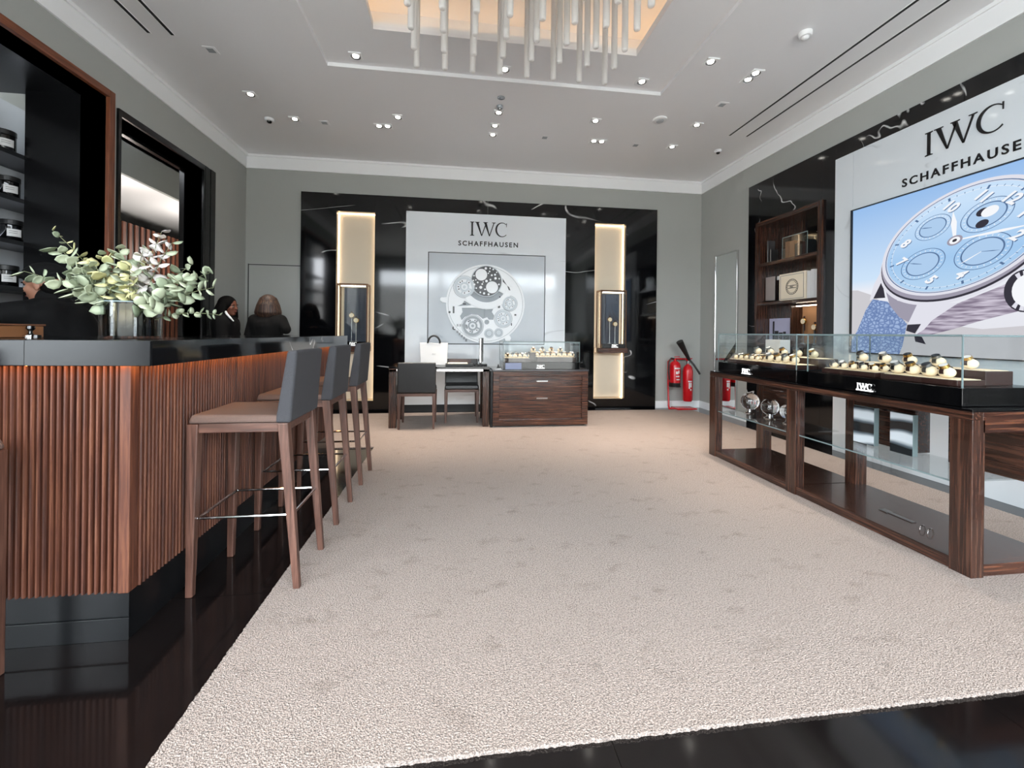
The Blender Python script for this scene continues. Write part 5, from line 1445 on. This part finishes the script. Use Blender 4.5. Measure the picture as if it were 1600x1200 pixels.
def head_shape(mb, c, f, up=(0, 0, 1)):
    """skull, jaw, nose, lips, ears, brow ridge; c = centre, f = looking direction"""
    f = Vector(f).normalized(); up = Vector(up); up = (up - f * up.dot(f)).normalized(); s = up.cross(f)
    c = Vector(c); R_ = Matrix((f, s, up)).transposed()
    P = lambda a, b, h: c + f * a + s * b + up * h
    mb.ell(P(-.012, 0, .03), .094, .076, .085, 16, 12, R_)
    mb.ell(P(.02, 0, -.03), .066, .060, .08, 14, 10, R_)
    mb.ell(P(.045, 0, -.083), .035, .036, .026, 10, 8, R_)
    mb.ell(P(.066, 0, .022), .018, .055, .014, 10, 6, R_)
    mb.hexa([P(.075, -.013, -.028), P(.106, -.010, -.030), P(.106, .010, -.030), P(.075, .013, -.028)], [P(.075, -.006, .02), P(.082, -.004, .02), P(.082, .004, .02), P(.075, .006, .02)])
    for sy in (-1, 1):
        mb.ell(P(.05, sy * .04, -.02), .03, .022, .024, 8, 6, R_)
        mb.ell(P(-.008, sy * .078, -.008), .02, .008, .033, 10, 8, R_)
    mb.ell(P(.077, 0, -.055), .012, .024, .008, 8, 6, R_)
    return P, R_
def remesh(o, v, it=6):
    r = o.modifiers.new('join', 'REMESH'); r.mode = 'VOXEL'; r.voxel_size = v; r.use_smooth_shade = True
    s = o.modifiers.new('soft', 'SMOOTH'); s.factor = .5; s.iterations = it
    return o
def face_bits(P, R_, parent, brow='hairblack'):
    for sy in (-1, 1):
        MB().ell(P(.072, sy * .031, -.002), .010, .014, .008, 10, 8, R_).build('eye', 'greytext', parent, 80)
        MB().ell(P(.0795, sy * .031, -.002), .004, .0058, .0058, 8, 6, R_).build('iris', 'letter', parent, 80)
        MB().ell(P(.078, sy * .032, .022), .006, .02, .004, 8, 6, R_).build('eyebrow', brow, parent, 80)
    MB().ell(P(.083, 0, -.0545), .008, .021, .006, 10, 6, R_).build('lips', plain('lip', (132, 66, 62), .4), parent, 80)
def person(label, skin, J, f, hands=True, headup=(0, 0, 1), group=None):
    """J: joints dict (world). returns body object and head frame"""
    b = MB()
    P, R_ = head_shape(b, J['head'], f, headup)
    limb(b, [J['neck'], J['head'] - Vector(headup) * .05], [.052, .05])
    limb(b, [J['pelvis'], J['waist'], J['chest'], J['neck']], [.115, .105, .115, .06], 16)
    b.ell(J['pelvis'], .15, .12, .10)
    for sd in ('l', 'r'):
        limb(b, [J['chest'].lerp(J['neck'], .7), J['sh_' + sd], J['el_' + sd], J['wr_' + sd]], [.07, .052, .038, .027])
        limb(b, [J['hip_' + sd], J['kn_' + sd], J['an_' + sd]], [.085, .055, .037])
        limb(b, [J['an_' + sd] - V(0, 0, .035), J['toe_' + sd]], [.036, .028])
        d = (J['wr_' + sd] - J['el_' + sd])
        hand_shape(b, J['wr_' + sd] + d.normalized() * .01, d, (0, 0, 1), 1 if sd == 'l' else -1)
    o = remesh(b.build('person', skin, None, 60), .0075, 4)
    tag(o, label, 'person')
    return o, P, R_
def clothes(o, J, jac='suit', flare=1.0, wide=.0):
    s = MB()
    limb(s, [J['pelvis'] + V(0, 0, -.02), J['waist'], J['chest'], J['chest'].lerp(J['neck'], .8)], [.165, .135 * flare, .150, .075], 18)
    for sd in ('l', 'r'):
        limb(s, [J['chest'].lerp(J['neck'], .55), J['sh_' + sd], J['el_' + sd], J['wr_' + sd].lerp(J['el_' + sd], .04)], [.10, .075, .058, .04], 14)
        m_ = J['chest'].lerp(J['sh_' + sd], .55); limb(s, [J['waist'].lerp(J['pelvis'], .4).lerp(m_, .1), m_], [.13, .125], 14)
    remesh(s.build('jacket', jac, o, 60), .011, 8)
    t = MB()
    for sd in ('l', 'r'):
        limb(t, [J['hip_' + sd] + V(0, 0, .05), J['kn_' + sd], J['an_' + sd] + V(0, 0, .02)], [.108, .075, .065], 14)
    t.ell(J['pelvis'], .165, .135, .11)
    remesh(t.build('trousers', jac, o, 60), .012, 6)
    for sd in ('l', 'r'):
        limb_ = MB(); limb(limb_, [J['an_' + sd] - V(0, 0, .03), J['toe_' + sd]], [.046, .04], 12)
        remesh(limb_.build('shoe', 'blackgloss', o, 60), .010, 4)
def legs(J, c, f, stance=.1):
    f = Vector(f).normalized(); s = V(-f.y, f.x, 0)
    J['pelvis'] = V(c[0], c[1], .90)
    for sd, k in (('l', 1), ('r', -1)):
        h = V(c[0], c[1], 0) + s * k * stance
        J['hip_' + sd] = h * 1 + V(0, 0, .84); J['kn_' + sd] = h + f * .02 + V(0, 0, .47); J['an_' + sd] = h + V(0, 0, .088); J['toe_' + sd] = h + f * .13 + V(0, 0, .043)

# --- woman seen from behind, brown bob, elbow raised
J = {}; c = (-2.27, 5.52); f = V(-.1, 1, 0)
legs(J, c, f)
J.update(waist=V(-2.27, 5.52, 1.05), chest=V(-2.275, 5.52, 1.20), neck=V(-2.28, 5.53, 1.345), head=V(-2.275, 5.545, 1.462),
         sh_l=V(-2.43, 5.53, 1.275), el_l=V(-2.49, 5.50, 1.03), wr_l=V(-2.40, 5.70, 1.02), sh_r=V(-2.125, 5.52, 1.275), el_r=V(-2.045, 5.47, 1.165), wr_r=V(-2.12, 5.68, 1.20))
o, P, R_ = person('woman with brown bobbed hair and black jacket, seen from behind', 'skin', J, f)
clothes(o, J); face_bits(P, R_, o, 'hairbrown')
h = MB(); h.ell(P(-.022, 0, .035), .108, .098, .098, 20, 12, R_)
for k in range(15):
    a = math.radians(70 + k * 220 / 14)
    x, y = math.cos(a), math.sin(a)
    limb(h, [P(-.02 + .06 * x, .07 * y, .07), P(-.02 + .095 * x, .098 * y, -.01), P(-.02 + .10 * x, .118 * y, -.09), P(-.02 + .085 * x, .118 * y, -.15)], [.03, .034, .034, .018], 10)
remesh(h.build('hair', 'hairbrown', o, 60), .008, 5)

# --- woman in profile, long black hair, white collar
J = {}; c = (-2.70, 5.42); f = V(1, .25, 0)
legs(J, c, f)
J.update(waist=V(-2.70, 5.42, 1.04), chest=V(-2.70, 5.42, 1.18), neck=V(-2.70, 5.43, 1.315), head=V(-2.675, 5.44, 1.43),
         sh_l=V(-2.72, 5.57, 1.25), el_l=V(-2.66, 5.60, 1.02), wr_l=V(-2.47, 5.58, .98), sh_r=V(-2.68, 5.28, 1.25), el_r=V(-2.66, 5.25, 1.02), wr_r=V(-2.47, 5.33, .98))
o, P, R_ = person('woman with long black hair and white collar, face in profile', 'skindark', J, V(1, -.15, 0))
clothes(o, J); face_bits(P, R_, o)
h = MB(); h.ell(P(-.025, 0, .035), .102, .094, .098, 20, 12, R_)
for k in range(14):
    a = math.radians(75 + k * 210 / 13)
    x, y = math.cos(a), math.sin(a)
    limb(h, [P(-.02 + .06 * x, .07 * y, .06), P(-.02 + .095 * x, .096 * y, -.02), P(-.03 + .105 * x, .115 * y, -.12), P(-.04 + .10 * x, .11 * y, -.22)], [.03, .034, .036, .02], 10)
remesh(h.build('hair', 'hairblack', o, 60), .008, 5)
cl = MB()
cl.tube([(-2.67, 5.345, 1.375), (-2.625, 5.295, 1.335), (-2.585, 5.285, 1.295), (-2.55, 5.29, 1.255)], [.012, .013, .012, .005], 8)
cl.tube([(-2.745, 5.48, 1.345), (-2.68, 5.50, 1.29), (-2.58, 5.45, 1.20)], [.012, .013, .005], 8)
cl.build('collar', 'shirt', o, 60)

# --- man leaning over behind the bar, black cap
J = {}; c = (-2.30, 2.95); f = V(-1, .05, 0)
legs(J, c, f)
J.update(waist=V(-2.30, 2.93, 1.04), chest=V(-2.36, 2.90, 1.17), neck=V(-2.40, 2.90, 1.29), head=V(-2.452, 2.895, 1.405),
         sh_l=V(-2.40, 2.73, 1.235), el_l=V(-2.66, 2.66, 1.20), wr_l=V(-2.86, 2.64, 1.18), sh_r=V(-2.40, 3.07, 1.24), el_r=V(-2.62, 3.08, 1.08), wr_r=V(-2.82, 3.0, 1.05))
o, P, R_ = person('man in a black cap and black shirt leaning over behind the bar', 'skin', J, V(-1, -.16, -.14), headup=(-.06, 0, 1))
clothes(o, J, flare=1.1); face_bits(P, R_, o)
h = MB(); h.ell(P(-.012, 0, .062), .104, .086, .078, 20, 12, R_)
h.ell(P(.075, 0, .058), .04, .062, .010, 16, 8, R_)
cap = h.build('cap', 'suit', o, 60); remesh(cap, .007, 3)
h = MB(); h.ell(P(-.05, 0, -.02), .06, .079, .062, 14, 10, R_)
h.build('hair', 'hairblack', o, 60)
h = MB(); limb(h, [J['neck'] - V(-.02, 0, .03), J['neck'].lerp(J['head'], .42)], [.088, .07], 14)
remesh(h.build('collar', 'suit', o, 60), .010, 4)
